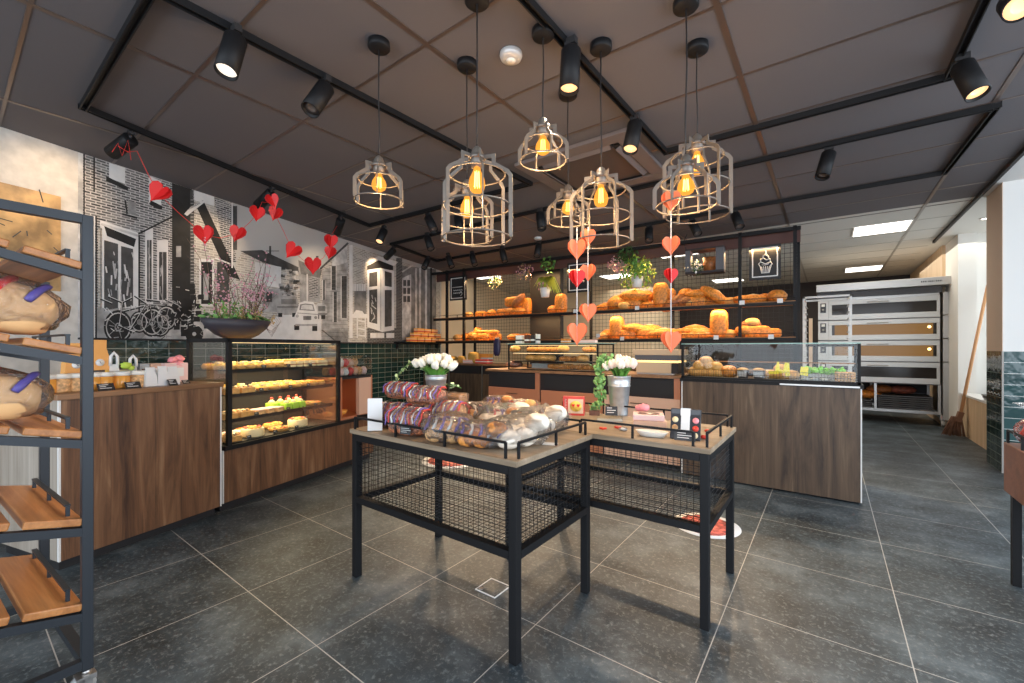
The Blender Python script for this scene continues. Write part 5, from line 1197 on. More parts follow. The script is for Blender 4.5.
for z, a, b_ in ((U1, bx_(447), bx_(795)), (U2, .0, bx_(795))):
    MB().box(a, b_, -.36, 0, z-.022, z, 'shelf_wood').box(a, b_, -.372, -.36, z-.045, z-.006, 'black_metal').box(a, b_, -.372, -.36, z-.006, z+.002, 'shelf_edge').build('shelf', t) if 'shelf_wood' in MATS or mat('shelf_wood', (.55, .26, .08), .5) else 0
    g = MB()
    for k in range(2): g.tube([(a, -.355, z+.045+.0*k), (b_, -.355, z+.045)], .004, 'black_metal', 5) if k else 0
    n = int((b_-a)/.5)
    for k in range(n+1): g.bar((a+(b_-a)*k/n, -.355, z), (a+(b_-a)*k/n, -.355, z+.045), .007, 'black_metal')
    g.build('guard_rail', t)
def wmesh(a, b_, z0, z1, step=.055):
    mb = MB(); n = max(1, round((b_-a)/step))
    for k in range(n+1): mb.tube([(a+(b_-a)*k/n, .0, z0), (a+(b_-a)*k/n, 0, z1)], .0022, 'mesh_black', 4)
    n = max(1, round((z1-z0)/step))
    for k in range(n+1): mb.tube([(a, .004, z0+(z1-z0)*k/n), (b_, .004, z0+(z1-z0)*k/n)], .0022, 'mesh_black', 4)
    mb.build('wire_mesh', t)
for a, b_ in ((bx_(475), bx_(533)), (bx_(591), bx_(673)), (bx_(673), bx_(740)), (bx_(740), bx_(798))): wmesh(a+.02, b_-.02, .90, zt-.02)
# warm spots on the bread come from the track spotlights; shelf strips below the fascia
for s_ in (.7, 1.9, 3.1, 4.4):
    for zz, e_ in ((2.30, 12), (1.61, 6)):
        l = bpy.data.lights.new('shelf_light', 'AREA'); l.shape = 'RECTANGLE'; l.size = 1.0; l.size_y = .05; l.energy = e_; l.color = (1, .62, .28)
        lo = bpy.data.objects.new('shelf_light', l); COL.objects.link(lo); lo.parent = t; lo.location = (WL-s_, -.30, zz); lo.rotation_euler = (math.radians(12), 0, 0)
# breads: prototypes, each one mesh
def bproto(key, name, mb): o = mb.build(name); tag(o, 'bread', 'bread'); PROTO[key] = (o, False)
bproto('boule', 'round_loaf', MB().ell((0, 0, .07), (.10, .10, .075), 'crust', None, 20, 12, .06, 3, 1, .85))
bproto('batard', 'batard_loaf', MB().ell((0, 0, .06), (.17, .085, .065), 'crust', None, 24, 12, .06, 3, 2, .85))
mb = MB().ell((0, 0, .065), (.19, .10, .07), 'crust', None, 24, 12, .03, 3, 3, .85)
for k in (-1, 0, 1): mb.tube([(-.13, .028*k-.01, .118-.012*abs(k)), (0, .034*k, .139-.012*abs(k)), (.13, .028*k+.01, .118-.012*abs(k))], [.003, .010, .003], 'flour', 6)
bproto('scored', 'scored_loaf', mb)
bproto('tin', 'tin_loaf', MB().ell((0, 0, .07), (.14, .075, .075), 'crust', None, 24, 14, .03, 2, 4, .9, .55))
bproto('tinup', 'upright_tin_loaf', MB().ell((0, 0, .135), (.078, .075, .135), 'crust', None, 24, 14, .03, 2, 5, .95, .55))
bproto('small', 'bread_roll', MB().ell((0, 0, .035), (.06, .05, .038), 'crust_pale', None, 16, 9, .06, 3, 6, .8))
bproto('dark', 'dark_loaf', MB().ell((0, 0, .06), (.15, .08, .065), 'crust_dark', None, 24, 12, .07, 3, 7, .85))
mb = MB().ell((0, 0, .035), (.30, .038, .037), 'crust', None, 20, 10, .03, 3, 8, .8)
for k in range(5): mb.ell((-.2+k*.1, 0, .068), (.035, .010, .006), 'flour', R3(0, 0, .5), 10, 5)
bproto('baguette', 'baguette', mb)
mb = MB()
for k in range(7): a = -1.1+k*.37; mb.ell((.05*math.sin(a), .035*math.cos(a), .028), (.016, .024, .016+.012*math.cos(a)), 'croissant', R3(0, 0, -a), 10, 7, .05)
bproto('croissant', 'croissant', mb)
bproto('packet', 'rusk_packet', MB().box(-.07, .07, -.04, .04, 0, .075, 'peach').box(-.071, .071, -.041, .041, .015, .032, 'red_print').box(-.071, .071, -.041, .041, .045, .052, 'paper_white'))
bproto('card', 'price_card', MB().box(-.028, .028, -.001, .001, 0, .052, 'paper_white', R3(-.15)))
KN = {'boule': 'round golden loaf', 'batard': 'oval golden loaf', 'scored': 'big scored loaf', 'tin': 'rectangular tin loaf', 'tinup': 'tall upright tin loaf', 'small': 'small golden roll', 'dark': 'dark crusted loaf', 'baguette': 'long baguette', 'croissant': 'golden croissant'}
def shelfload(rows, n, zb, where, grp):
    cnt = {}; tot = {}
    for r in rows: tot[r[0]] = tot.get(r[0], 0)+1
    for r in sorted(rows, key=lambda r: r[1]):
        key, px, dz, sc, rz = r[:5]; sc *= 1.12; dz *= 1.12; ry = r[5] if len(r) > 5 else 0; nn = r[6] if len(r) > 6 else n
        k = cnt.get(key, 0); cnt[key] = k+1; s_ = BS(px, 348, nn)[0]
        wh = ordn(k, tot[key]) if tot[key] > 1 else 'the only one'
        put(key, BW(s_, nn, zb+dz), PROT+rz, '%s, %s of its kind, %s' % (KN[key], wh, where), grp, sc, 0, ry, 'bread')
shelfload([('small', 469, 0, 1.3, 0), ('tin', 504, 0, .75, .2), ('scored', 515, 0, .95, .1), ('tin', 514, .13, 1., .05), ('tinup', 527, .0, .95, 0, 0, .12), ('dark', 521, .17, .9, .2, -.8, .24),
 ('boule', 553, 0, .8, 0), ('tinup', 561, 0, 1., 0), ('small', 584, 0, 1.2, 0),
 ('batard', 604, 0, .75, 0), ('boule', 617, 0, 1.25, .3), ('tin', 632, 0, .9, .1), ('scored', 634, .11, 1., .05), ('boule', 646, .09, 1.05, 0, 0, .10), ('batard', 648, 0, .75, 0), ('tinup', 661, 0, 1.15, .1),
 ('dark', 677, 0, 1.1, .2, -.55), ('dark', 684, 0, .95, -.2, -.3), ('tin', 696, 0, .8, .1), ('batard', 697, .10, .8, 0), ('scored', 711, .06, .95, .3, .65), ('small', 690, 0, 1.4, 0),
 ('tin', 481, 0, .7, .1, 0, .10), ('boule', 492, 0, .8, .1, 0, .12), ('small', 624, .0, 1.3, 0, 0, .32), ('tin', 610, 0, .8, .2, 0, .10), ('scored', 622, .10, .8, .1, 0, .10), ('tinup', 670, 0, .9, .1, 0, .10), ('tin', 664, 0, .8, .1, 0, .10), ('boule', 686, .10, .9, .1, 0, .11), ('scored', 703, 0, .85, .1, 0, .10), ('tin', 720, 0, .7, .1, 0, .10), ('small', 730, 0, 1.2, 0), ('boule', 765, 0, .8, 0, 0, .10), ('batard', 744, 0, .8, .1), ('scored', 753, 0, .75, .1), ('boule', 777, 0, .95, 0)], .20, U1, 'upper bread shelf', 'breads on the upper shelf')
shelfload([('small', 458, 0, 1.5, 0), ('boule', 474, 0, 1.0, .2), ('tin', 484, 0, .8, 0), ('baguette', 487, .11, .75, .12), ('batard', 486, 0, .8, .1, 0, .08), ('batard', 515, 0, .8, 0), ('dark', 525, .0, .8, .2),
 ('small', 603, 0, 1.2, 0), ('tinup', 617, 0, 1.1, .05), ('tin', 628, 0, .85, .15), ('batard', 633, .08, .9, 0), ('tin', 647, 0, .9, .1), ('batard', 657, 0, .9, .1), ('scored', 665, 0, .9, .1), ('baguette', 685, 0, .8, .05), ('baguette', 692, 0, .85, -.04, 0, .27), ('baguette', 688, .06, .8, .03), ('baguette', 700, .05, .7, .1, 0, .12), ('batard', 704, 0, .9, .1), ('tinup', 719, 0, 1.2, .1),
 ('boule', 466, 0, .9, 0, 0, .10), ('tin', 495, 0, .8, .1, 0, .10), ('tinup', 478, 0, .8, 0, 0, .10), ('boule', 608, 0, .9, 0, 0, .11), ('scored', 625, .07, .8, .1, 0, .10), ('batard', 640, .07, .8, .1), ('scored', 650, .07, .8, .1, 0, .10), ('tin', 675, 0, .8, .1, 0, .10), ('scored', 695, .05, .8, .1, 0, .10), ('boule', 711, 0, .8, .1, 0, .11), ('small', 729, 0, 1.3, 0), ('tin', 771, 0, .7, .1, 0, .12), ('dark', 750, .10, .7, .1), ('boule', 745, 0, 1., .1), ('tin', 757, 0, .9, .1), ('batard', 762, 0, .7, .1), ('small', 752, .12, 1.3, 0)], .20, U2, 'lower bread shelf', 'breads on the lower shelf')
lg = MB().box(WX+.012, WX+.30, 3.75, 5.15, 1.212, 1.232, 'black_metal'); lg.box(WX+.012, WX+.04, 3.80, 3.83, 1.12, 1.212, 'black_metal').box(WX+.012, WX+.04, 5.05, 5.08, 1.12, 1.212, 'black_metal')
o = lg.build('wall_ledge', loc=LW(0, 0), rotz=RZL); tag(o, 'black ledge at the far end of the mural wall carrying rusk packets', 'shelf')
for k in range(12):
    r_, c_ = ((0, k) if k < 5 else ((1, k-5) if k < 9 else (2, k-9))); y = 4.02+.225*c_+.11*r_
    put('packet', LW(WX+.16, y, 1.233+.078*r_), RZL+PI/2, 'red striped rusk packet, %s, %s row on the wall ledge' % (ordn(c_, [5, 4, 3][r_]), ('bottom', 'middle', 'top')[r_]), 'rusk packets on the wall ledge', (1.35, 1, 1))
for k, (px, z, wh) in enumerate([(598, U2+.045, 'lower'), (622, U2, 'lower'), (663, U2, 'lower'), (716, U2, 'lower'), (771, U2, 'lower'), (637, U1, 'upper'), (742, U1, 'upper'), (780, U1, 'upper'), (575, U1, 'upper')]):
    s_ = BS(px, 348, .385)[0]; idx = sorted([q_ for q_ in ([598, 622, 663, 716, 771] if wh == 'lower' else [637, 742, 780, 575])]).index(px)
    put('card', BW(s_, .385, z-.02), PROT, 'small white price card, %s, clipped to the %s bread shelf edge' % (ordn(idx, 5 if wh == 'lower' else 4), wh), 'price cards on the bread shelves', 1.0)
# chalkboards
def board(px0, px1, py0, py1, n, label, draw):
    s0, z0 = BS(px0, py1, n); s1, z1 = BS(px1, py0, n); w = abs(s0-s1); h = z1-z0
    t = thing('chalkboard', label, 'chalkboard', BW(s0, n, z0), PROT)
    MB().box(-.03, w+.03, -.0, .02, -.03, h+.03, 'black_matte').build('board', t); fr = MB()
    for q in ((0, w, 0, .012), (0, w, h-.012, h), (0, .012, .012, h-.012), (w-.012, w, .012, h-.012)): fr.box(q[0], q[1], -.005, .0, q[2], q[3], 'chalk')
    fr.build('chalk_border', t); d = MB(); draw(d, w, h); d.build('chalk_drawing', t); return t
def ch(d, pts, w, h, r=.006, closed=False): d.tube([(x*w, -.004, y*h) for x, y in pts], r, 'chalk', 4, closed)
def cupcake(d, w, h):
    ch(d, [(.32, .38), (.38, .14), (.66, .14), (.74, .38)], w, h)
    for k in range(5): ch(d, [(.38+.075*k, .36), (.42+.05*k, .16)], w, h, .004)
    ch(d, [(.30, .38), (.26, .46), (.34, .52), (.52, .44), (.72, .50), (.78, .42), (.70, .37)], w, h)
    ch(d, [(.34, .52), (.34, .60), (.45, .64), (.56, .57), (.70, .60), (.71, .52)], w, h); ch(d, [(.42, .64), (.44, .72), (.54, .74), (.64, .68), (.64, .61)], w, h)
    ch(d, [(.50, .74), (.55, .80), (.58, .76), (.53, .73)], w, h); ch(d, [(.56, .80), (.54, .88)], w, h, .004); ch(d, [(.38, .42), (.52, .40), (.66, .44)], w, h, .004)
def squig(rows, sd=1):
    def f(d, w, h):
        r_ = random.Random(sd)
        for y in rows:
            x = .2
            while x < .75: ln = r_.uniform(.06, .14); ch(d, [(x, y), (x+ln*.3, y+.05), (x+ln*.6, y-.01), (x+ln, y+.04)], w, h, .005); x += ln+.04
    return f
board(752, 778, 246, 278, .30, 'chalkboard with a drawn cupcake hanging at the right end of the bread wall', cupcake)
def lb(d, w, h): ch(d, [(.12, .55), (.88, .55)], w, h); squig([.38, .25], 3)(d, w, h); ch(d, [(.6, .22), (.72, .34), (.84, .22), (.7, .12)], w, h)
board(451, 465, 277, 299, .32, 'small chalkboard hanging at the left end of the bread wall', lb)
board(569, 588, 263, 291, .30, 'chalkboard with lettering behind the coral heart strings', squig([.72, .58, .44, .30], 5))
# hanging wooden frame with plants
s0, z0 = BS(687, 276, .28); s1, z1 = BS(725, 247, .28); w = s0-s1; h = z1-z0
t = thing('display_box', 'grey box frame hung before the mesh with white flowers and a small brown pot inside', 'box', BW(s0, .28, z0), PROT)
mb = MB().box(0, w, -.12, .05, 0, .03, 'rear_dark').box(0, w, -.12, .05, h-.02, h, 'rear_dark').box(0, .06, -.12, .05, .03, h-.02, 'grey_dark').box(w-.09, w, -.12, .05, .03, h-.02, 'grey_dark') if mat('grey_dark', (.10, .10, .11), .6) else 0
mb.build('frame', t); MB().tube([(0, 0, h), (-.05, 0, h+.12), (0, 0, 2.6-z0)], .004, 'black_matte', 5).build('cord', t)
o = thing('brown_pot', 'brown pot standing inside the hanging grey frame', 'pot', BW(s0-w*.62, .30, z0+.03), PROT); MB().lathe([(.001, 0), (.07, 0), (.085, .17), (.078, .17), (.06, .02)], 'crust_dark', n=24, cap=False).build('body', o)
def bush(label, px, py, n, R, mats, cnt, seed, leaf=.02, droop=0., pot=None, long=0, base=None, blad=None):
    s_, z = BS(px, py, n); t = thing('hanging_plant' if pot else 'flower_sprig', label, 'plant', BW(s_, n, z), PROT); r_ = random.Random(seed)
    if pot: MB().lathe([(.001, -.14), (.06, -.14), (.08, 0), (.072, 0), (.05, -.12)], pot, n=20, cap=False).build('pot', t); MB().tube([(0, 0, 0), (0, 0, 2.62-z)], .002, 'black_matte', 4).build('hanger', t)
    for mi_, m_ in enumerate(mats):
        mb = MB()
        for k in range(cnt//len(mats)):
            v_ = V((r_.gauss(0, 1), r_.gauss(0, .6), r_.gauss(.2, .8))).normalized()*R*r_.random()**.5; v_.z -= droop*(v_.x**2+v_.y**2)/R
            c = v_+V((0, 0, R*.35)); mb.ell(c, (leaf, leaf*.6, leaf*.14), m_, R3(r_.uniform(0, 6), r_.uniform(0, 6), r_.uniform(0, 6)), 7, 4)
        mb.build('foliage' if mi_ == 0 else 'blossoms', t)
    if long:
        mb = MB()
        for k in range(long):
            a = r_.uniform(-1.0, 1.6); L = r_.uniform(.15, .42); e = V((L*.75*math.sin(a), r_.uniform(-.12, .12), .14*math.cos(a)-L*(.55 if a > .2 else .25))); md = V((e.x*.5, e.y*.5, .16))
            wv = V((.008, .003, 0)); mb.add([V((-.006, 0, 0)), V((.006, 0, 0)), md+wv, e, md-wv], [(0, 1, 2, 4), (4, 2, 3)], blad or 'grass_leaf', True)
        mb.build('long_leaves', t)
    return t
bush('long leaved yellow green plant hanging in a white pot before the dark column', 545, 288, .45, .12, ['leaf_hedge', 'blossom'], 60, 3, .025, 0, 'paper_white', 90)
bush('leafy green ivy hanging in a white pot at the middle of the bread wall', 637, 277, .45, .24, ['grass_leaf', 'leaf'], 240, 4, .028, .5, 'paper_white')
bush('dark trailing leaves at the top of the mesh beside the ivy', 627, 262, .40, .16, ['leaf_dark'], 110, 5, .028)
bush('pink blossom sprig hanging left of the ivy', 617, 270, .42, .15, ['blossom', 'pink_pale'], 90, 6, .018, .4)
bush('white flower sprig inside the hanging grey frame', 694, 272, .34, .11, ['leaf_dark', 'paper_white'], 90, 7, .02)
bush('white and brown flower sprig hanging behind the left shelves', 494, 285, .3, .13, ['leaf_dark', 'cream'], 80, 8, .02)
bush('dried pink flower sprig hanging left of the dark column', 524, 276, .4, .16, ['dried', 'blossom'], 90, 9, .016)
bush('red brown tuft in shade near the top of the dark column', 549, 268, .3, .14, ['leaf_dark', 'leaf'], 70, 10, .03)
# things on the cabinets below the shelf, left part
for k, (px, w, h, m, lab) in enumerate([(462, .16, .12, 'sack', 'yellow brown paper sack on the far left cabinet'), (474, .22, .19, 'sack', 'large brown bread bag on the far left cabinet'), (484, .26, .07, 'red_print', 'red and white carton on the far cabinet'), (484, .28, .16, 'peach', 'orange carton on the far cabinet behind the red one'), (497, .12, .30, 'navy', 'tall dark blue bag beside the centre case'), (470, .20, .06, 'pink_pale', 'tray of small packets at the left on the far cabinet'), (446, .45, .09, 'sack', 'wide yellow basket of rolls at the far left end below the shelves')]):
    n = .42 if k not in (3,) else .25; s_, _ = BS(px, 348, n); t = thing('carton' if k not in (0, 1, 4, 6) else 'bread_bag', lab, 'box' if k not in (0, 1, 4, 6) else 'bag', BW(s_, n, .872 if k < 4 or k == 5 else (1.0 if k == 4 else .90)), PROT)
    if k in (0, 1, 4, 6): MB().ell((0, 0, h*.5), (w*.5, w*.3 if k != 6 else .12, h*.5), m, None, 16, 10, .12, 3, k, None, .6).build('body', t)
    else: MB().box(-w/2, w/2, -.07, .07, 0, h, m).box(-w/2-.001, w/2+.001, -.071, .071, h*.35, h*.6, 'paper_white').build('body', t, bev=.003)
# goods inside the middle case
for z, lst, wh in ((GZ+.206, [(515, 'small'), (531, 'croissant'), (537, 'croissant'), (543, 'croissant'), (549, 'croissant'), (556, 'croissant'), (562, 'small'), (588, 'croissant')], 'top level'), (GZ+.101, [(531, 'small'), (537, 'small'), (543, 'small'), (549, 'small'), (564, 'croissant'), (570, 'croissant'), (583, 'small')], 'middle level'), (GZ+.013, [(552, 'croissant'), (557, 'croissant'), (562, 'croissant'), (567, 'croissant'), (581, 'croissant'), (588, 'croissant')], 'bottom level')):
    tot = {}
    for px, k in lst: tot[k] = tot.get(k, 0)+1
    cnt = {}
    for px, k in lst:
        q = PY(px, 348, 4.20); i = cnt.get(k, 0); cnt[k] = i+1
        put(k, (q.x, 4.20+.03*(i % 2), z), .1*i, '%s, %s on the %s of the middle glass case' % (KN[k], ordn(i, tot[k]) if tot[k] > 1 else 'the only one', wh), 'pastries in the middle case', (1.15, 1.15, 1.15) if k == 'croissant' else (1.2, 1.2, 1.1), 0, 0, 'pastry')
q = PY(514, 348, 4.18); t = thing('nut_bag', 'clear bag of mixed nuts at the bottom left of the middle glass case', 'bag', (q.x, 4.18, GZ+.013)); MB().ell((0, 0, .042), (.11, .07, .042), 'raisin_loaf', amp=.2, sc=4).build('nuts', t); MB().ell((0, 0, .045), (.118, .078, .045), 'film', amp=.2, sc=5).build('bag', t)
q = PY(540, 348, 4.18); t = thing('grey_tray', 'grey tray of small cakes in the middle glass case', 'tray', (q.x, 4.30, GZ+.013)); MB().box(-.16, .12, -.06, .06, 0, .06, 'grey_block').build('body', t, bev=.005)
for k, (px, w, h, m, lab) in enumerate([(520, .09, .10, 'paper_white', 'pale packet standing on top of the middle glass case, leftmost'), (528, .06, .10, 'choc', 'dark packet on the middle glass case, second from left'), (534, .05, .10, 'card_black', 'black tin on top of the middle glass case'), (538, .03, .11, 'paper_white', 'slim white tube on top of the middle glass case'), (588, .20, .035, 'pink_pale', 'flat pink white box behind the heart on the middle glass case'), (566, .10, .05, 'crust', 'orange brown package on the middle glass case')]):
    q = PY(px, 348, 4.2); t = thing('packet', lab, 'packet', (q.x, 4.2, GZ+GH+.009)); MB().box(-w/2, w/2, -.03, .03, 0, h, m).box(-w/2-.0008, w/2+.0008, -.031, .031, h*.3, h*.5, 'card_black' if m == 'paper_white' else 'paper_white').build('body', t, bev=.003)
# slicing machine at the right of the middle counter
q0, q1 = PY(633, 376, 4.1), PY(680, 376, 4.1); MW = q1.x-q0.x
t = thing('bread_slicer', 'tan tabletop machine with dark bands left of the right-hand glass case', 'machine', (q0.x, 4.1, .876))
MB().box(.04, MW-.05, 0, .3, 0, .012, 'steel').build('base', t); MB().box(.03, MW-.08, .0, .30, .012, .115, 'beige_machine').build('lower_housing', t, bev=.006)
MB().box(.04, MW-.02, .01, .30, .115, .135, 'strip_dim').build('light_band', t) if mat('strip_dim', (1, .7, .3), .4, 0, (1, .62, .22), 1.2) else 0
MB().box(.02, MW-.02, .0, .30, .135, .185, 'grey_dark').build('dark_band', t); MB().box(0, MW, -.01, .30, .185, .24, 'beige_machine').build('top_tray', t, bev=.005)
MB().box(MW-.075, MW-.02, .0, .28, .012, .11, 'black_matte').build('side_housing', t)
# goods in the right-hand case
def inC(px, n): q = PY(px, 348, YC+n); return q.x, YC+n
pile = [(697, 0, 1.2), (705, 0, 1.2), (713, 0, 1.2), (720, 0, 1.1), (701, .055, 1.2), (709, .055, 1.2), (716, .05, 1.1), (706, .10, 1.1)]
for k, (px, dz, sc) in enumerate(pile):
    x, y = inC(px, .20); put('small', (x, y, cz+dz), .3*k, 'golden roll, %s in the %s layer of the heap, right-hand case' % (ordn([0, 1, 2, 3, 0, 1, 2, 0][k], [4, 4, 4, 4, 3, 3, 3, 1][k]) if k < 7 else 'the single one', 'bottom' if dz == 0 else ('middle' if dz < .08 else 'top')), 'heaped rolls in the right-hand case', sc*1.1, cat='bread')
x, y = inC(729, .2); put('boule', (x, y, cz), 0, 'round brown loaf right of the heaped rolls in the right-hand case', 'loaves in the right-hand case', .75, cat='bread')
mb = MB(); tp = thing('wire_guard', 'low wire guard in front of the rolls inside the right-hand case', 'wire guard', (-1.02, YC+.06, cz))
for k in range(60): mb.tube([(k*.0195, 0, 0), (k*.0195, 0, .07)], .0012, 'mesh_black', 4)
for z in (0, .035, .07): mb.tube([(0, 0, z), (1.15, 0, z)], .0014, 'mesh_black', 4)
mb.build('wires', tp)
for k, (px, lab) in enumerate([(743, 'dark grey labelled tub, left of the pair in the right-hand case'), (759, 'dark grey labelled tub, right of the pair in the right-hand case')]):
    x, y = inC(px, .16); t = thing('labelled_tub', lab, 'tub', (x, y, cz)); MB().lathe([(.035, 0), (.048, .07), (.046, .075), (.001, .075)], 'grey_dark', n=20).build('tub', t); MB().ell((0, 0, .075), (.044, .044, .02), 'crust_pale').build('filling', t); MB().box(-.035, .035, -.052, -.048, .02, .062, 'grey_block').build('label', t)
for k, (px, dz) in enumerate([(771, 0), (778, 0), (785, 0), (792, 0), (781, .05)]):
    x, y = inC(px, .22); put('small', (x, y, cz+dz), .4*k, 'small roll, %s behind the yellow cards in the right-hand case' % (ordn(k, 4) if k < 4 else 'stacked on top'), 'rolls behind the yellow cards', 1.1, cat='bread')
def ycard(px, w, h, label, pts):
    x, y = inC(px, .12); t = thing('yellow_card', label, 'card', (x, y, cz)); MB().plate(pts, -.002, .002, 'yellow_card', R3(PI/2)).build('card', t)
ycard(779, .1, .1, 'bright yellow cut-out card with two peaks in the right-hand case', [(-.075, .07), (-.03, .075), (-.012, .15), (.0, .15), (.005, .09), (.03, .08), (.04, .145), (.07, .14), (.075, .04), (.05, .03), (.04, .06), (.0, .055), (-.02, .05), (-.07, .05)])
ycard(804, .06, .1, 'single bright yellow card left of the lettuce in the right-hand case', [(-.03, .05), (.025, .04), (.03, .11), (-.02, .115)])
x, y = inC(826, .28); t = thing('lettuce_tray', 'tray of fresh green lettuce in the right-hand case', 'salad', (x, y, cz)); MB().box(-.16, .13, -.07, .07, 0, .05, 'grey_block').build('tray', t)
mb = MB(); r_ = random.Random(3)
for k in range(70): mb.ell((r_.uniform(-.15, .12), r_.uniform(-.06, .06), .06+r_.random()*.035), (.028, .02, .006), 'lettuce', R3(r_.uniform(-1, 1), r_.uniform(-1, 1), r_.uniform(0, 6)), 8, 5, .3, 5)
mb.build('leaves', t)
for k in range(4):
    x, y = inC(845, .16); o = MB().box(-.06, .06, -.05, .05, 0, .018, 'cookie').box(-.061, .061, -.051, .051, .006, .010, 'choc').build('layered_slice', loc=(x, y, cz+.020*k), rotz=.02*k, bev=.003); tag(o, 'brown layered slice, %s of the stack in the right-hand case' % ('bottom', 'second from bottom', 'second from top', 'topmost')[k], 'cake', 'brown slices stacked in the right-hand case')
for k, px in enumerate((806, 815, 824)):
    x, y = inC(px, .12); o = MB().ell((0, 0, .018), (.035, .028, .018), 'film').ell((0, 0, .016), (.03, .022, .015), 'paper_white', amp=.2, seed=k).build('sandwich_pack', loc=(x, y, cz)); tag(o, 'small pale wrapped sandwich, %s in front of the lettuce' % ordn(k, 3), 'sandwich', 'wrapped sandwiches in front of the lettuce')
# ================================================================ OVEN AND THE RIGHT SIDE
OY = 8.55
t = thing('deck_oven', 'tall stainless steel deck oven with four glass doors at the back right', 'oven', (-.14, OY, 0))
MB().box(.02, 1.42, .05, .95, .60, 2.02, 'steel').build('housing', t)
MB().box(-.02, 1.57, -.16, .95, 2.02, 2.135, 'steel').build('hood', t, bev=.004)
MB().box(0, 1.44, 0, .05, 1.93, 2.02, 'grey_dark').build('hood_recess', t)
mb = MB()
for k in range(12): mb.box(1.20+.019*k, 1.20+.019*k+(.012 if k % 4 != 3 else .006), -.162, -.16, 2.068, 2.088, 'card_black')
mb.build('maker_lettering', t)
for k in range(4):
    z0 = .60+.3245*(3-k); zc = z0+.165
    MB().box(0, .135, 0, .05, z0+.01, z0+.315, 'white_metal').build('control_panel', t, bev=.003)
    cp = MB().box(.03, .105, -.004, 0, zc-.04, zc+.115, 'choc_pack').box(.045, .09, -.006, -.004, zc+.06, zc+.10, 'lid_white'); c_ = cp.build('control_display', t)
    MB().cyl((.067, -.004, zc+.005), (.067, -.018, zc+.005), .016, 'steel', 16).build('dial', c_)
    d = MB()
    for q in ((.14, 1.42, z0+.005, z0+.085), (.14, 1.42, z0+.245, z0+.315), (.14, .18, z0+.085, z0+.245), (1.385, 1.42, z0+.085, z0+.245)): d.box(q[0], q[1], 0, .045, q[2], q[3], 'white_metal')
    d = d.build('door', t, bev=.003)
    MB().box(.18, 1.385, .018, .03, z0+.085, z0+.245, 'oven_glow' if k in (1, 2) else 'dark_glass').build('door_window', d)
    MB().box(.18, .215, .010, .018, z0+.085, z0+.245, 'dark_glass').build('window_edge', d); MB().box(1.35, 1.385, .010, .018, z0+.085, z0+.245, 'dark_glass').build('window_edge', d)
    if k in (1, 2): MB().lathe([(.001, 0), (.02, 0), (.018, .005)], 'panel_warm', (1.31, .012, z0+.19), 12, R3(-PI/2)).build('oven_lamp', d) if mat('panel_warm', (1, .7, .3), .4, 0, (1, .6, .22), 3.5) else 0
    MB().tube([(.62, 0, z0+.265), (.62, -.035, z0+.265), (.86, -.035, z0+.265), (.86, 0, z0+.265)], .006, 'steel', 8).build('handle', d)
    MB().box(0, 1.42, -.002, .04, z0-.006, z0+.004, 'grey_dark').build('joint', t)
for k in range(4): MB().box(1.445, 1.56, -.02, .40, .60+.335*k if k else .10, .60+.335*(k+1)-.012, 'steel').build('side_column', t, bev=.003)
fr = MB()
for x in (.02, .70, 1.40): fr.box(x, x+.03, .02, .05, .17, .60, 'steel').box(x, x+.03, .86, .89, .17, .60, 'steel')
fr.box(.02, 1.43, .0, .05, .17, .21, 'steel').box(.02, 1.43, .86, .9, .17, .21, 'steel').box(.02, .06, .05, .86, .17, .21, 'steel').box(1.39, 1.43, .05, .86, .17, .21, 'steel'); fr.build('base_frame', t)
MB().box(.02, 1.43, .90, .93, .2, .6, 'rear_dark').build('back_panel', t)
for x in (.05, 1.45):
    c = MB().box(x-.03, x+.03, .0, .07, .10, .17, 'steel').build('caster', t); MB().cyl((x-.018, .035, .05), (x+.018, .035, .05), .05, 'rubber', 20).build('wheel', c)
for s_ in (0, 1):
    for k in range(7 if s_ else 4):
        o = thing('baking_tray', 'dark flat baking tray, %s, %s bay under the oven' % (ordn(k, 7 if s_ else 4).replace('leftmost', 'lowest').replace('rightmost', 'topmost').replace('left', 'bottom'), ('left', 'right')[s_]), 'tray', (-.14+.06+.68*s_, OY+.06, .214+.030*k), 0, 'baking trays under the oven')
        MB().box(0, .62, 0, .7, 0, .004, 'steel').box(0, .62, 0, .006, 0, .018, 'grey_dark').box(0, .62, .694, .7, 0, .018, 'grey_dark').box(0, .006, 0, .7, 0, .018, 'grey_dark').box(.614, .62, 0, .7, 0, .018, 'grey_dark').build('pan', o)
for px, m, lab in ((880, 'crust_dark', 'dark brown loaf stored on the trays under the oven, left'), (902, 'red_dark', 'reddish bundle stored on the trays under the oven, right'), (868, 'crust', 'golden loaf stored under the oven at the far left')):
    if m == 'red_dark' and m not in MATS: mat('red_dark', (.20, .05, .03), .6, var=.5, bs=30)
    q = PY(px, 390, OY+.3); z_ = .214+.03*(7 if q.x > .6 else 4)+.002; o = MB().ell((0, 0, .06), (.17, .14, .065), m, amp=.15, sc=4).build('stored_loaf', loc=(q.x, OY+.3, z_)); tag(o, lab, 'bread')
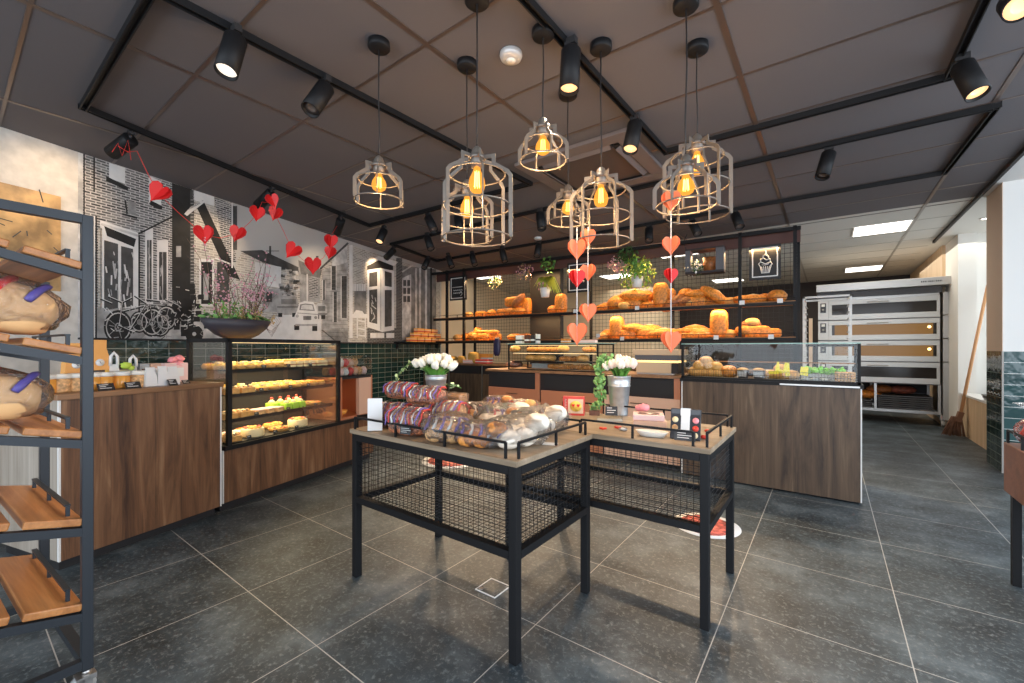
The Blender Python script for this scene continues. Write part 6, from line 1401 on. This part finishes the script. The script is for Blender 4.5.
# tray rack
t = thing('tray_rack', 'slim silver tray rack standing in front of the oven behind the glass case', 'rack', (-.285, 7.0, 0))
for x in (0, .50):
    for y in (0, .5): MB().box(x, x+.025, y, y+.025, .10, 1.80, 'white_metal').build('post', t)
MB().box(0, .525, 0, .025, 1.80, 1.825, 'white_metal').box(0, .525, .5, .525, 1.80, 1.825, 'white_metal').box(0, .025, 0, .525, 1.80, 1.825, 'white_metal').box(.5, .525, 0, .525, 1.80, 1.825, 'white_metal').box(0, .525, 0, .025, .10, .125, 'white_metal').box(0, .525, .5, .525, .10, .125, 'white_metal').build('top_frame', t)
for x in (.025, .485):
    mb = MB()
    for k in range(18): mb.box(x, x+.015, 0, .525, .2+.088*k, .2+.088*k+.008, 'white_metal')
    mb.build('runners', t)
for x in (.012, .512):
    for y in (.012, .512): MB().cyl((x-.01, y, .05), (x+.01, y, .05), .05, 'rubber', 16).box(x-.012, x+.012, y-.012, y+.012, .05, .10, 'steel').build('caster', t)
o = thing('wooden_board', 'upright wooden board against the dark wall left of the oven', 'board', (-.24, 8.6, 0)); MB().box(-.025, .025, 0, .02, .9, 1.62, 'board_pale').box(-.02, .02, .0, .02, 0, .9, 'board_pale').build('plank', o)
# broom
b0 = PY(962, 425, 7.95); b1 = PY(989, 284, 7.55)
BY = 7.7; t = thing('broom', 'long handled wooden broom leaning in the corner beside the oven', 'broom', (1.30, BY, 0))
top = V((1.50, 7.97, 1.86)); q = PY(988, 285, 7.9)
e = V((q.x-1.30, 7.9-BY, q.z)); s0 = V((PY(961, 412, BY).x-1.30, 0, .32))
MB().tube([s0, e], .017, 'handle_wood', 10).build('handle', t)
hb = s0.x-.02
MB().bar(s0, V((hb-.01, 0, .20)), .09, 'bristle', .05).build('head', t)
mb = MB(); r_ = random.Random(5)
for k in range(90): a = r_.uniform(-.09, .09); mb.tube([(hb-.02+a*.5, r_.uniform(-.03, .03), .26), (hb-.05+a*1.2, r_.uniform(-.045, .045), .01+r_.random()*.02)], .004, 'bristle', 4)
mb.build('bristles', t)
for k in range(3):
    o = MB().box(-.11, .11, -.13, .13, 0, .022, 'grey_dark' if k % 2 else 'grey_block').build('folded_cloth', loc=(1.52, 6.95, .542+.024*k), rotz=.1*k, bev=.006); tag(o, 'grey folded cloth, %s of the small pile on the window sill' % ('lowest', 'middle', 'topmost')[k], 'cloth', 'folded cloths on the sill')
mb = MB()
for r0, z in ((0, .80), (0, .70)): mb.tube([(1.2585, 6.17-.03*k, z+.010*math.sin(k*1.9)+.006*math.sin(k*3.1)) for k in range(13)], .003, 'chalk', 5)
o = mb.build('tile_lettering'); tag(o, 'white flowing handwriting painted across the dark tiles of the pillar', 'lettering')
# ---------------------------------------------------------------- tidy: prototypes that were never placed
for k, (o, used) in list(PROTO.items()):
    if not used:
        for c in list(o.children_recursive)+[o]: bpy.data.objects.remove(c)
